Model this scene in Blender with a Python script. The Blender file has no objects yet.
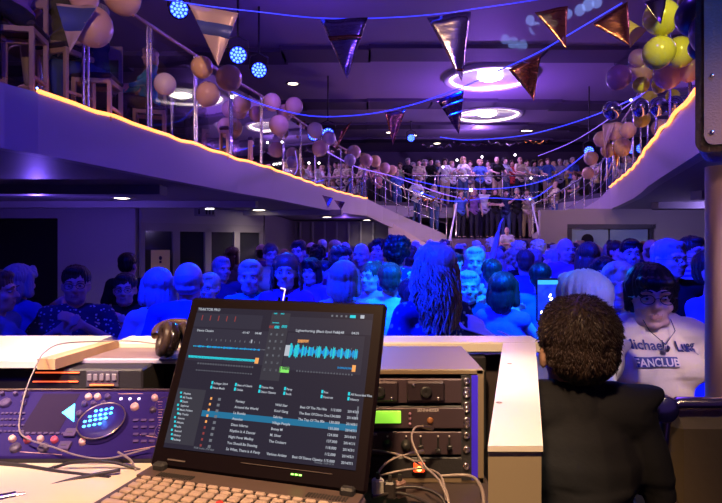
import bpy, math, random
from mathutils import Vector, Matrix, noise
from mathutils.bvhtree import BVHTree
PI = math.pi
rnd = random.Random(7)
SC = bpy.context.scene
COL = SC.collection
F = 560.0                      # focal length in pixels of a 722 px wide frame
CAMZ, HOR = 1.75, 240.0        # eye height, horizon row
FZ = -0.10                     # dance floor level
DECK, UNDER, TOP = 3.10, 2.55, 6.0

def P(u, v, Y):
    return Vector(((u - 361) / F * Y, Y, CAMZ + (HOR - v) / F * Y))

# ------------------------------------------------------------------ materials
MATS = {}
def mat(name, col=(.5, .5, .5), rough=.5, metal=0., emit=None, es=0., bump=0., bscale=40., col2=None, cscale=6., spec=.5, alpha=1., stretch=None, kind='noise', coat=0.):
    if name in MATS: return MATS[name]
    m = bpy.data.materials.new(name); m.use_nodes = True
    nt = m.node_tree; b = nt.nodes['Principled BSDF']
    b.inputs['Base Color'].default_value = (*col, 1)
    b.inputs['Roughness'].default_value = rough
    b.inputs['Metallic'].default_value = metal
    b.inputs['Specular IOR Level'].default_value = spec
    b.inputs['Coat Weight'].default_value = coat
    if emit:
        b.inputs['Emission Color'].default_value = (*emit, 1); b.inputs['Emission Strength'].default_value = es
    if alpha < 1: b.inputs['Alpha'].default_value = alpha
    if bump or col2:
        tc = nt.nodes.new('ShaderNodeTexCoord'); mp = nt.nodes.new('ShaderNodeMapping')
        nt.links.new(tc.outputs['Object'], mp.inputs['Vector'])
        if stretch: mp.inputs['Scale'].default_value = stretch
    if bump:
        n = nt.nodes.new('ShaderNodeTexNoise'); n.inputs['Scale'].default_value = bscale; n.inputs['Detail'].default_value = 4
        bp = nt.nodes.new('ShaderNodeBump'); bp.inputs['Strength'].default_value = bump; bp.inputs['Distance'].default_value = .01
        nt.links.new(mp.outputs[0], n.inputs['Vector']); nt.links.new(n.outputs['Fac'], bp.inputs['Height']); nt.links.new(bp.outputs[0], b.inputs['Normal'])
    if col2:
        if kind == 'voronoi':
            n = nt.nodes.new('ShaderNodeTexVoronoi'); n.inputs['Scale'].default_value = cscale; out = n.outputs['Distance']; lo, hi = .22, .3
        elif kind == 'stripe':
            n = nt.nodes.new('ShaderNodeTexWave'); n.inputs['Scale'].default_value = cscale; n.bands_direction = 'Z'; out = n.outputs['Fac']; lo, hi = .45, .55
        else:
            n = nt.nodes.new('ShaderNodeTexNoise'); n.inputs['Scale'].default_value = cscale; n.inputs['Detail'].default_value = 5; out = n.outputs['Fac']; lo, hi = .35, .65
        r = nt.nodes.new('ShaderNodeValToRGB')
        r.color_ramp.elements[0].position = lo; r.color_ramp.elements[0].color = (*col, 1)
        r.color_ramp.elements[1].position = hi; r.color_ramp.elements[1].color = (*col2, 1)
        nt.links.new(mp.outputs[0], n.inputs['Vector']); nt.links.new(out, r.inputs[0]); nt.links.new(r.outputs[0], b.inputs['Base Color'])
    MATS[name] = m
    return m

def glass_mat(name, tint=(.9, .92, 1.)):
    m = bpy.data.materials.new(name); m.use_nodes = True; nt = m.node_tree
    nt.nodes.remove(nt.nodes['Principled BSDF']); o = nt.nodes['Material Output']
    t = nt.nodes.new('ShaderNodeBsdfTransparent'); t.inputs[0].default_value = (*tint, 1)
    g = nt.nodes.new('ShaderNodeBsdfGlossy'); g.inputs['Roughness'].default_value = .03
    fr = nt.nodes.new('ShaderNodeFresnel'); fr.inputs[0].default_value = 1.12
    mx = nt.nodes.new('ShaderNodeMixShader')
    nt.links.new(fr.outputs[0], mx.inputs[0]); nt.links.new(t.outputs[0], mx.inputs[1]); nt.links.new(g.outputs[0], mx.inputs[2]); nt.links.new(mx.outputs[0], o.inputs[0])
    return m
GLASS = glass_mat('railing glass')

TMP = bpy.data.scenes.new('workbench')
def evaluated(o):
    TMP.collection.objects.link(o); vl = TMP.view_layers[0]
    with bpy.context.temp_override(scene=TMP, view_layer=vl): dg = bpy.context.evaluated_depsgraph_get()
    dg.update(); me = bpy.data.meshes.new_from_object(o.evaluated_get(dg)); TMP.collection.objects.unlink(o); return me
# ------------------------------------------------------------------ mesh builder
class MB:
    def __init__(s): s.v = []; s.f = []; s.mi = []; s.sm = []
    def add(s, vs, fs, m=0, M=None, smooth=False):
        n = len(s.v)
        s.v += [tuple(M @ Vector(q)) if M else tuple(q) for q in vs]
        s.f += [tuple(i + n for i in f) for f in fs]; s.mi += [m] * len(fs); s.sm += [smooth] * len(fs)
    def box(s, c, d, m=0, M=None, rz=0, bev=0):
        x, y, z = d[0] / 2, d[1] / 2, d[2] / 2
        T = Matrix.Translation(c) @ Matrix.Rotation(rz, 4, 'Z')
        if M: T = M @ T
        if bev:
            b = min(bev, x * .9, y * .9, z * .9)
            pts = []
            idx = {}
            for sx in (-1, 1):
                for sy in (-1, 1):
                    for sz in (-1, 1):
                        for a in range(3):
                            q = [sx * (x - b), sy * (y - b), sz * (z - b)]; q[a] = (sx, sy, sz)[a] * (x, y, z)[a]
                            idx[(sx, sy, sz, a)] = len(pts); pts.append(q)
            fs = []
            for a in range(3):
                o1, o2 = [(1, 2), (0, 2), (0, 1)][a]
                for sg in (-1, 1):
                    loop = []
                    for p1, p2 in ((-1, -1), (1, -1), (1, 1), (-1, 1)):
                        k = [0, 0, 0]; k[a] = sg; k[o1] = p1; k[o2] = p2; loop.append(idx[(*k, a)])
                    fs.append(tuple(loop))
            for a in range(3):
                o1, o2 = [(1, 2), (0, 2), (0, 1)][a]
                for p1 in (-1, 1):
                    for p2 in (-1, 1):
                        k0 = [0, 0, 0]; k0[a] = -1; k0[o1] = p1; k0[o2] = p2; k1 = list(k0); k1[a] = 1
                        fs.append((idx[(*k0, o1)], idx[(*k1, o1)], idx[(*k1, o2)], idx[(*k0, o2)]))
            for sx in (-1, 1):
                for sy in (-1, 1):
                    for sz in (-1, 1): fs.append(tuple(idx[(sx, sy, sz, a)] for a in range(3)))
            s.add(pts, fs, m, T); return s
        vs = [(i, j, k) for i in (-x, x) for j in (-y, y) for k in (-z, z)]
        s.add(vs, [(0, 1, 3, 2), (4, 6, 7, 5), (0, 4, 5, 1), (2, 3, 7, 6), (0, 2, 6, 4), (1, 5, 7, 3)], m, T); return s
    def ell(s, c, r, m=0, seg=14, rings=9, M=None):
        if not hasattr(r, '__len__'): r = (r, r, r)
        vs = [(c[0], c[1], c[2] + r[2])]
        for i in range(1, rings):
            t = PI * i / rings
            for j in range(seg):
                a = 2 * PI * j / seg
                vs.append((c[0] + r[0] * math.sin(t) * math.cos(a), c[1] + r[1] * math.sin(t) * math.sin(a), c[2] + r[2] * math.cos(t)))
        vs.append((c[0], c[1], c[2] - r[2])); L = len(vs) - 1; fs = []
        for j in range(seg):
            k = (j + 1) % seg
            fs.append((0, 1 + j, 1 + k)); fs.append((L, L - seg + k, L - seg + j))
            for i in range(rings - 2):
                a = 1 + i * seg
                fs.append((a + j, a + seg + j, a + seg + k, a + k))
        s.add(vs, fs, m, M, True); return s
    def cyl(s, a, b, r0, r1=None, seg=12, m=0, M=None, caps=True, smooth=True):
        r1 = r0 if r1 is None else r1
        a, b = Vector(a), Vector(b); d = (b - a)
        if d.length < 1e-7: return s
        q = d.normalized().to_track_quat('Z', 'Y'); vs = []
        for p, r in ((a, r0), (b, r1)):
            for j in range(seg):
                t = 2 * PI * j / seg
                vs.append(tuple(p + q @ Vector((r * math.cos(t), r * math.sin(t), 0))))
        s.add(vs, [(j, (j + 1) % seg, seg + (j + 1) % seg, seg + j) for j in range(seg)], m, M, smooth)
        if caps:
            s.add(vs, [tuple(range(seg))[::-1], tuple(range(seg, 2 * seg))], m, M)
        return s
    def cap(s, a, b, r0, r1=None, m=0, M=None):
        r1 = r0 if r1 is None else r1
        s.cyl(a, b, r0, r1, 14, m, M); s.ell(a, r0, m, 12, 8, M); s.ell(b, r1, m, 12, 8, M); return s
    def tube(s, pts, r, m=0, seg=8, M=None, closed=False):
        pts = [Vector(p) for p in pts]; n = len(pts); vs = []
        up = Vector((0, 0, 1))
        for i, p in enumerate(pts):
            d = (pts[(i + 1) % n] - pts[i - 1]) if closed else (pts[min(i + 1, n - 1)] - pts[max(i - 1, 0)])
            d.normalize(); x = d.cross(up)
            if x.length < 1e-3: x = d.cross(Vector((0, 1, 0)))
            x.normalize(); y = x.cross(d)
            rr = r(i / max(1, n - 1)) if callable(r) else r
            for j in range(seg):
                t = 2 * PI * j / seg; vs.append(tuple(p + x * math.cos(t) * rr + y * math.sin(t) * rr))
        fs = []
        for i in range(n if closed else n - 1):
            k = (i + 1) % n
            for j in range(seg):
                l = (j + 1) % seg; fs.append((i * seg + j, i * seg + l, k * seg + l, k * seg + j))
        if not closed: fs += [tuple(range(seg)), tuple(range((n - 1) * seg, n * seg))[::-1]]
        s.add(vs, fs, m, M, True); return s
    def prism(s, outline, z0, z1, m=0, M=None):
        n = len(outline); vs = [(x, y, z0) for x, y in outline] + [(x, y, z1) for x, y in outline]
        s.add(vs, [tuple(range(n))[::-1], tuple(range(n, 2 * n))] + [(i, (i + 1) % n, n + (i + 1) % n, n + i) for i in range(n)], m, M); return s
    def lathe(s, prof, m=0, seg=24, M=None):
        n = len(prof); vs = []
        for r, z in prof:
            for j in range(seg):
                t = 2 * PI * j / seg; vs.append((r * math.cos(t), r * math.sin(t), z))
        fs = [(i * seg + j, i * seg + (j + 1) % seg, (i + 1) * seg + (j + 1) % seg, (i + 1) * seg + j) for i in range(n - 1) for j in range(seg)]
        s.add(vs, fs, m, M, True); return s
    def mesh(s, name, mats):
        me = bpy.data.meshes.new(name); me.from_pydata(s.v, [], s.f)
        for mm in (mats if isinstance(mats, (list, tuple)) else [mats]): me.materials.append(mm)
        me.polygons.foreach_set('material_index', s.mi); me.polygons.foreach_set('use_smooth', s.sm)
        me.update(); return me
    def build(s, name, mats, parent=None, label=None):
        o = bpy.data.objects.new(name, s.mesh(name, mats)); COL.objects.link(o)
        if parent: o.parent = parent
        if label: o['label'] = label
        return o

def tag(o, label, cat, group=None, kind=None):
    o['label'] = label; o['category'] = cat
    if group: o['group'] = group
    if kind: o['kind'] = kind
    return o
def struct(o): o['kind'] = 'structure'; return o
def empty(name, label, cat, loc=(0, 0, 0), rz=0, group=None):
    o = bpy.data.objects.new(name, None); COL.objects.link(o); o.location = loc; o.rotation_euler = (0, 0, rz); o.empty_display_size = .1
    return tag(o, label, cat, group)
def baked(mb, mats, voxel, smooth=2, name='m', fac=.5):
    """union of the shapes of a builder as one smooth skin"""
    me = mb.mesh(name, mats); o = bpy.data.objects.new('tmp', me)
    r = o.modifiers.new('r', 'REMESH'); r.mode = 'VOXEL'; r.voxel_size = voxel; r.use_smooth_shade = True
    if smooth:
        k = o.modifiers.new('s', 'SMOOTH'); k.iterations = smooth; k.factor = fac
    out = evaluated(o); out.name = name
    bpy.data.objects.remove(o); bpy.data.meshes.remove(me)
    if not out.materials:
        for mm in (mats if isinstance(mats, (list, tuple)) else [mats]): out.materials.append(mm)
    return out
def text_mb(mb, txt, size, M, m=0, depth=.0, align='LEFT', bold=0.):
    """adds flat lettering (local x right, y up) to builder"""
    cu = bpy.data.curves.new('t', 'FONT'); cu.body = txt; cu.size = size; cu.align_x = align; cu.extrude = depth; cu.resolution_u = 2; cu.offset = bold
    o = bpy.data.objects.new('t', cu); me = evaluated(o)
    mb.add([v.co[:] for v in me.vertices], [tuple(p.vertices) for p in me.polygons], m, M)
    bpy.data.objects.remove(o); bpy.data.curves.remove(cu); bpy.data.meshes.remove(me)

# ================================================================== SETTING
fl = mat('dark parquet', (.045, .03, .035), .35, bump=.1, bscale=8, col2=(.07, .045, .05), cscale=3, stretch=(1, 8, 1))
struct(MB().box((-.5, 12.5, FZ - .05), (24, 29, .1)).build('floor', fl))
ceil_m = mat('ceiling violet paint', (.34, .28, .40), .6, bump=.05, bscale=3)
beam_m = mat('ceiling dark band', (.10, .08, .13), .7)
struct(MB().box((0, 14, TOP + .1), (24, 30, .2)).build('ceiling', ceil_m))
k = 0
for y, w in ((4.0, .7), (6.4, .7), (8.8, .8), (12.6, .9), (17.3, 1.0), (20.6, .8), (23.5, .8)):
    b = MB(); 
    # slightly bowed band across the atrium
    for i in range(12):
        x0 = -11.5 + i * 1.95; b.box((x0 + .97, y + .018 * (x0 - 1) ** 2 * .6, TOP - .045), (2.0, w, .09))
    k += 1; struct(b.build('trim_%d' % k, beam_m))

left = [(-3.35, 3.6), (-3.22, 4.4), (-3.12, 4.9), (-3.0, 5.2), (-2.88, 5.75), (-2.77, 6.3), (-2.64, 6.95), (-2.5, 7.6), (-2.32, 8.5), (-2.1, 9.5), (-1.72, 10.9), (-1.42, 12.4), (-1.05, 14.2), (-.62, 16.0), (-.2, 17.5), (.2, 18.6)]
right = [(2.75, 3.6), (3.07, 5.04), (3.45, 6.1), (3.85, 7.2), (4.3, 8.4), (4.75, 9.5), (5.25, 10.8), (5.85, 12.6), (6.5, 14.6)]
lstair = [(.2, 18.6), (.75, 19.1), (1.3, 19.4), (1.9, 19.6), (2.5, 19.65), (3.0, 19.6)]
rstair = [(6.5, 14.6), (6.62, 15.6), (6.55, 16.7), (6.3, 17.8), (6.0, 18.6), (5.8, 19.0)]
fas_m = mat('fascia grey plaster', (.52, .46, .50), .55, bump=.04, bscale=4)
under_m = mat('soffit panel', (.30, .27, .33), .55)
deck_m = mat('upper deck carpet', (.06, .05, .08), .9, bump=.2, bscale=60)
def band(name, pts, z0, z1, th, side, m):
    b = MB(); n = len(pts)
    for i in range(n - 1):
        (xa, ya), (xb, yb) = pts[i], pts[i + 1]
        za0 = z0(i / (n - 1)); za1 = z1(i / (n - 1)); zb0 = z0((i + 1) / (n - 1)); zb1 = z1((i + 1) / (n - 1))
        def nrm(j):
            a = pts[max(0, j - 1)]; c = pts[min(n - 1, j + 1)]; d = Vector((c[0] - a[0], c[1] - a[1], 0)).normalized()
            return Vector((d.y, -d.x, 0)) * side * th
        na, nb = nrm(i), nrm(i + 1)
        A = Vector((xa, ya, 0)); B = Vector((xb, yb, 0))
        vs = [A + Vector((0, 0, za0)), A + Vector((0, 0, za1)), A + na + Vector((0, 0, za1)), A + na + Vector((0, 0, za0)),
              B + Vector((0, 0, zb0)), B + Vector((0, 0, zb1)), B + nb + Vector((0, 0, zb1)), B + nb + Vector((0, 0, zb0))]
        b.add(vs, [(0, 4, 5, 1), (3, 2, 6, 7), (1, 5, 6, 2), (0, 3, 7, 4), (0, 1, 2, 3), (4, 7, 6, 5)])
    return b.build(name, m)
cst = lambda c: (lambda t: c)
struct(band('wall_left_fascia', left, cst(UNDER - .0), cst(DECK + .02), .14, -1, fas_m))
struct(band('wall_right_fascia', right, cst(UNDER - .0), cst(DECK + .02), .14, 1, fas_m))
struct(band('wall_left_stair_fascia', lstair, lambda t: UNDER - 1.2 * t, lambda t: DECK + .02 - 1.2 * t, .14, -1, fas_m))
struct(band('wall_right_stair_fascia', rstair, lambda t: UNDER - 1.2 * t, lambda t: DECK + .02 - 1.2 * t, .14, 1, fas_m))
# deck slabs behind the fascias (soffit below, carpet above)
def slab(name, outline):
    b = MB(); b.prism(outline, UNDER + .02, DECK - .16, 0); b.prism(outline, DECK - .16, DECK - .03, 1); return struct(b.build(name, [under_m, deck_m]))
LL = [(x - .07, y) for x, y in left] + [(x - .05, y + .07) for x, y in lstair[1:4]]
slab('floor_upper_left', [(-10.5, 3.6)] + LL + [(1.9, 20.6), (-10.5, 20.6)])
RR = [(x + .07, y) for x, y in right] + [(x + .07, y) for x, y in rstair[1:4]]
slab('floor_upper_right', ([(11, 3.6), (11, 20.6), (6.9, 20.6)] + RR[::-1])[::-1])
slab('floor_upper_back', [(-10.5, 20.6), (11, 20.6), (11, 27), (-10.5, 27)])
struct(MB().box((0, 27.1, 3.0), (22, .2, 6.2)).build('wall_back', mat('back wall', (.12, .1, .15), .6)))
struct(MB().box((-10.6, 12.5, 3.0), (.2, 29, 6.2)).build('wall_left', mat('outer wall', (.07, .06, .10), .6)))
struct(MB().box((11.1, 12.5, 3.0), (.2, 29, 6.2)).build('wall_right', MATS['outer wall']))
# lower level partitions
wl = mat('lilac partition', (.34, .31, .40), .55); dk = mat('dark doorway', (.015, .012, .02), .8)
frame_m = mat('grey door frame', (.30, .28, .33), .5)
b = MB(); b.box((-6.15, 13.0, 1.2), (1.7, .16, 2.66)); b.box((-8.8, 13.0, 2.4), (3.6, .16, .3)); b.box((-5.3, 13.15, 1.2), (.2, .5, 2.66)); struct(b.build('wall_left_lower', wl))
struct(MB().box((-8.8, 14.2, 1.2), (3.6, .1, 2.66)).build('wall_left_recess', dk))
# glazed door front running away from camera between u=140 and u=262
A, B = Vector((-5.15, 13.05, 0)), Vector((-2.83, 16.0, 0)); d = (B - A); L = d.length; ang = math.atan2(d.y, d.x)
MD = Matrix.Translation(A) @ Matrix.Rotation(ang, 4, 'Z')
b = MB(); b.box((L / 2, 0, 2.36), (L, .14, .4), 0, MD); struct(b.build('wall_left_lower.001', wl))
dp = mat('door pane', (.03, .03, .05), .08, spec=.8); 
for i in range(4):
    x0 = L * i / 4; x1 = L * (i + 1) / 4
    e = MB()
    e.box(((x0 + x1) / 2, 0, 2.06), (x1 - x0, .1, .2), 0, MD); e.box((x0 + .05, 0, .98), (.1, .1, 2.16), 0, MD); e.box((x1 - .05, 0, .98), (.1, .1, 2.16), 0, MD); e.box(((x0 + x1) / 2, 0, .1), (x1 - x0, .1, .4), 0, MD)
    o = struct(e.build('door_%d' % (i + 1), frame_m))
    MB().box(((x0 + x1) / 2, 0.02, 1.13), (x1 - x0 - .2, .02, 1.66), 0, MD).build('pane', dp, o)
b = MB(); b.box((-1.1, 23.3, 1.2), (4.6, .16, 2.66)); b.box((-2.83, 19.6, 1.2), (.16, 7.2, 2.66)); struct(b.build('wall_left_lower.002', mat('dim wall', (.16, .14, .2), .6)))
b = MB()
for i in range(7): b.box((-2.5 + i * .5, 23.1, 1.2), (.07, .06, 2.6))
struct(b.build('trim_20', frame_m))
cream = mat('cream stair wall', (.66, .55, .50), .6)
b = MB(); b.prism([(.9, FZ), (3.0, FZ), (3.0, 1.2), (.95, 2.4)], -.06, .06, 0, Matrix.Translation((0, 19.35, 0)) @ Matrix.Rotation(PI / 2, 4, 'X')); struct(b.build('wall_left_stair', cream))
b = MB(); b.prism([(5.7, FZ), (7.6, FZ), (7.6, 2.5), (6.8, 2.5), (5.7, 1.3)], -.06, .06, 0, Matrix.Translation((0, 17.6, 0)) @ Matrix.Rotation(PI / 2, 4, 'X')); struct(b.build('wall_right_stair', cream))
# right lower wall with double door
wr = mat('warm white wall', (.50, .47, .46), .6)
b = MB(); b.box((5.0, 14.6, 1.2), (.7, .16, 2.66)); b.box((8.6, 14.6, 1.2), (2.1, .16, 2.66)); b.box((6.45, 14.6, 2.35), (2.2, .16, .42)); struct(b.build('wall_right_lower', wr))
b = MB(); b.box((6.5, 14.58, 2.1), (2.3, .12, .12)); b.box((5.42, 14.58, .98), (.1, .12, 2.16)); b.box((7.55, 14.58, .98), (.1, .12, 2.16)); dr = struct(b.build('door_5', mat('dark frame', (.08, .08, .1), .5)))
MB().box((5.96, 14.62, .98), (.98, .05, 2.1), 0, bev=.01).build('door_leaf', mat('pale blue door', (.34, .52, .70), .5), dr)
MB().box((6.99, 14.62, .98), (.98, .05, 2.1), 0, bev=.01).build('door_leaf', MATS['pale blue door'], dr)
MB().cyl((5.9, 14.58, 1.75), (5.9, 14.6, 1.75), .16, seg=20).build('porthole', dp, dr)
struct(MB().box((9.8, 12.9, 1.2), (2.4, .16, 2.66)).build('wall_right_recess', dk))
# soffit beams
for i, (x, y, sx, sy, rz) in enumerate([(-6.5, 8.4, 7.0, .35, .03), (-6.0, 11.9, 7.6, .3, -.02), (-4.0, 15.6, 7.0, .3, -.1), (8.6, 9.2, 6.5, .35, -.05), (8.9, 12.2, 5.0, .3, 0)]):
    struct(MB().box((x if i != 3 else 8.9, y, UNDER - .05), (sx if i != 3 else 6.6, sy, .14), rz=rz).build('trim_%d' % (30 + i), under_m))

# stairs and landing
st_m = mat('stair carpet', (.12, .08, .16), .8, bump=.2, bscale=60)
b = MB()
LZ = 1.80
b.box((4.4, 19.6, LZ / 2 - .05), (2.8, 2.0, LZ + .1))
for i in range(10):
    zt = LZ - .18 * (i + 1); b.box((4.4 - .05 * i * .5, 18.6 - .3 * i - .15, (zt + FZ) / 2), (2.9 + .06 * i, .3, zt - FZ))
struct(b.build('floor_landing_stair', st_m))
def flight(name, pts, zt0, zt1, w, side):
    b = MB(); n = len(pts)
    for i in range(n - 1):
        for h in range(2):
            t = (i + h * .5 + .25) / (n - 1); a = Vector((*pts[i], 0)); c = Vector((*pts[i + 1], 0)); d = (c - a); q = a + d * (h * .5 + .25)
            nn = Vector((d.y, -d.x, 0)).normalized() * side
            z = zt0 + (zt1 - zt0) * t
            b.box(q + nn * (w / 2 + .14) + Vector((0, 0, z - .1)), (d.length * .56, w, .2), rz=math.atan2(d.y, d.x))
    return struct(b.build(name, st_m))
flight('floor_left_flight', lstair, DECK - .1, LZ, .85, -1)
flight('floor_right_flight', rstair, DECK - .1, LZ, .9, 1)

# ================================================================== RAILINGS
steel = mat('brushed steel', (.72, .70, .76), .25, 1.)
wood_rail = mat('wooden drink rail', (.34, .22, .2), .4)
def lerp_path(pts, step):
    out = [Vector((*pts[0], 0))]; acc = 0
    P3 = [Vector((*p, 0)) if len(p) == 2 else Vector(p) for p in pts]
    seg = [(P3[i + 1] - P3[i]).length for i in range(len(P3) - 1)]; tot = sum(seg); n = max(1, round(tot / step)); res = []
    for k in range(n + 1):
        s = tot * k / n; i = 0
        while i < len(seg) - 1 and s > seg[i]: s -= seg[i]; i += 1
        res.append((P3[i].lerp(P3[i + 1], min(1, s / seg[i])), k / n))
    return res
def railing(name, label, pts, zf, step, side, bars, wood=None, h=1.35, pairs=False, glass=True):
    r = empty(name, label, 'railing', (pts[0][0], pts[0][1], zf(0))); inv = Matrix.Translation(-Vector((pts[0][0], pts[0][1], zf(0))))
    off = .07
    PT = []
    for q, t in lerp_path(pts, step):
        PT.append((q, t))
    def shift(q, q2, s): 
        d = (q2 - q).normalized(); return q + Vector((d.y, -d.x, 0)) * side * s
    QS = []
    for i, (q, t) in enumerate(PT):
        a = PT[max(0, i - 1)][0]; c = PT[min(len(PT) - 1, i + 1)][0]; d = (c - a).normalized()
        QS.append((q + Vector((d.y, -d.x, 0)) * side * off, t, d))
    for i, (q, t, d) in enumerate(QS):
        z = zf(t); e = MB()
        if pairs:
            for s in (-.035, .035): e.cyl(q + d * s + Vector((0, 0, z)), q + d * s + Vector((0, 0, z + h)), .016, m=0, M=inv)
            e.box(q + Vector((0, 0, z + .3)), (.09, .03, .03), M=inv, rz=math.atan2(d.y, d.x)); e.box(q + Vector((0, 0, z + h - .2)), (.09, .03, .03), M=inv, rz=math.atan2(d.y, d.x))
        else: e.cyl(q + Vector((0, 0, z)), q + Vector((0, 0, z + h)), .022, M=inv)
        e.build('post', steel, r)
        if glass and i < len(QS) - 1:
            q2, t2, _ = QS[i + 1]; dd = (q2 - q); a = q + dd * .06; c = q + dd * .94; z2 = zf(t2)
            nn = Vector((dd.y, -dd.x, 0)).normalized() * .005
            g = MB(); g.add([a - nn + Vector((0, 0, z + .08)), c - nn + Vector((0, 0, z2 + .08)), c - nn + Vector((0, 0, z2 + h - .12)), a - nn + Vector((0, 0, z + h - .12)), a + nn + Vector((0, 0, z + .08)), c + nn + Vector((0, 0, z2 + .08)), c + nn + Vector((0, 0, z2 + h - .12)), a + nn + Vector((0, 0, z + h - .12))],
                  [(0, 1, 2, 3), (7, 6, 5, 4), (0, 4, 5, 1), (3, 2, 6, 7), (0, 3, 7, 4), (1, 5, 6, 2)], 0, inv)
            g.build('glass_panel', GLASS, r)
    e = MB(); e.tube([q + Vector((0, 0, zf(t) + h)) for q, t, d in QS], .028, M=inv); e.build('handrail', wood_rail if wood else steel, r)
    for bz in bars:
        e = MB(); e.tube([q + Vector((0, 0, zf(t) + bz)) for q, t, d in QS], .012, M=inv); e.build('rail_bar', steel, r)
    return r
railing('balcony_railing', 'steel post and glass railing with dark wooden handrail along the left balcony', left, cst(DECK + .02), 1.15, -1, (), True, pairs=True)
railing('balcony_railing', 'steel and glass railing along the right balcony, behind the yellow balloons', right, cst(DECK + .02), 1.2, 1, (), True)
railing('stair_railing', 'railing descending along the left flight towards the landing', lstair, lambda t: DECK + .02 - 1.2 * t, .45, -1, (.4, .75), h=1.05, glass=False)
railing('stair_railing', 'railing descending along the right flight towards the landing', rstair, lambda t: DECK + .02 - 1.2 * t, .5, 1, (.4, .75), h=1.05, glass=False)
railing('balcony_railing', 'straight railing of the far upper deck behind the people on the landing', [(1.9, 20.75), (6.9, 20.75)], cst(DECK - .03), .9, 1, (.45,), h=1.05, glass=False)
white_tube = mat('white painted tube', (.85, .85, .9), .35)
for nm, a, c in (('left', (3.14, 18.4, 2.95), (2.35, 15.6, 1.05)), ('right', (5.62, 18.4, 2.95), (5.15, 15.6, 1.05))):
    r = empty('stair_handrail', 'bright white handrail on the %s side of the front stairs below the landing' % nm, 'handrail', (a[0], a[1], LZ))
    o = Matrix.Translation(-Vector((a[0], a[1], LZ)))
    MB().tube([a, Vector(a).lerp(Vector(c), .5) + Vector((0, 0, .02)), c], .03, M=o).build('rail', white_tube, r)
    for t in (.02, .5, .98):
        q = Vector(a).lerp(Vector(c), t); MB().cyl(q, q - Vector((0, 0, 1.05)), .02, M=o).build('post', steel, r)

# rope lights on the fascia edge
rope_m = mat('amber rope light', (.9, .5, .2), .4, emit=(1., .30, .055), es=3.0)
def rope(pts, label):
    q = []
    for i, (p, t) in enumerate(lerp_path(pts, .16)):
        q.append(p + Vector((0, 0, DECK + .035 + .022 * noise.noise(Vector((p.x * 2.3, p.y * 2.3, 1))) + .012 * math.sin(i * 1.1))))
    tag(MB().tube(q, .021, seg=8).build('rope_light', rope_m), label, 'rope light')
rope([(x + .0, y) for x, y in left[3:]], 'glowing amber rope light lying on the edge of the left balcony')
rope([(x - .02, y) for x, y in right[1:]], 'glowing amber rope light climbing along the edge of the right balcony')

# ================================================================== LIGHT FIXTURES
bulb = mat('warm lamp lens', (1, .9, .75), .3, emit=(1, .82, .62), es=9)
chrome = mat('chrome trim', (.8, .8, .85), .2, 1.)
ctop = mat('coffer panel', (.6, .56, .6), .25)
def downlight(x, y, z, label, r=.1, em=None, power=0, col=(1, .8, .6), group=None):
    o = empty('downlight', label, 'ceiling light', (x, y, z), group=group)
    MB().lathe([(r * 1.0, 0), (r * 1.35, -.006), (r * 1.4, -.018), (r * 1.05, -.03), (r * .95, -.02)], seg=20).build('trim_ring', chrome, o)
    MB().lathe([(0.001, -.03), (r * .5, -.034), (r * .98, -.018)], seg=18).build('lens', em or bulb, o)
    if power:
        l = bpy.data.lights.new('downlight_lamp', 'SPOT'); l.energy = power; l.color = col; l.spot_size = 2.3; l.spot_blend = .8; l.shadow_soft_size = .05
        lo = bpy.data.objects.new('downlight_lamp', l); COL.objects.link(lo); lo.location = (0, 0, -.07); lo.parent = o
for (u, v, n, pw) in ((122, 198, 'first downlight under the left balcony, above the lilac wall', 60), (259, 210, 'second downlight under the left balcony, above the glazed doors', 60), (327, 217, 'third downlight under the left balcony', 45), (367, 220, 'fourth and farthest downlight under the left balcony', 45)):
    Y = F * .8 / (HOR - v); p = P(u, v, Y); downlight(p.x, p.y, UNDER + .02, n, .17 if Y < 12 else .2, power=pw)
for (u, v, n, pw) in ((663, 206, 'lone warm downlight under the right balcony near the pink column', 70), (636, 213, 'small dim downlight under the right balcony above the pale blue doors', 20)):
    Y = F * .8 / (HOR - v); p = P(u, v, Y); downlight(p.x, p.y, UNDER + .02, n, .17 if n[0] == 'l' else .08, power=pw)
for i, (u, v) in enumerate(((260, 57), (293, 83), (321, 102), (223, 97 - 45))):
    Y = F * 4.25 / (HOR - v); p = P(u, v, Y)
    downlight(p.x, p.y, TOP, ['nearest of the three downlights in the high ceiling above the blue stage lamps', 'middle of the three downlights in the high ceiling left of the pennants', 'farthest of the three downlights in the high ceiling left of the pennants', 'downlight in the high ceiling just left of the blue stage lamps'][i], .14)
for i, (u, v) in enumerate(((365, 128), (390, 132), (413, 129 + 6), (437, 143), (485, 139), (527, 130), (515, 139))):
    Y = F * 4.25 / (HOR - v); p = P(u, v, Y); downlight(p.x, p.y, TOP, '%s of the row of distant downlights in the high ceiling over the far deck' % ['first', 'second', 'third', 'fourth', 'fifth', 'seventh', 'sixth'][i], .15 if i != 5 else .22)
ring_em = mat('ring light', (1, .95, .9), .4, emit=(1, .8, .72), es=3.2)
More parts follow.
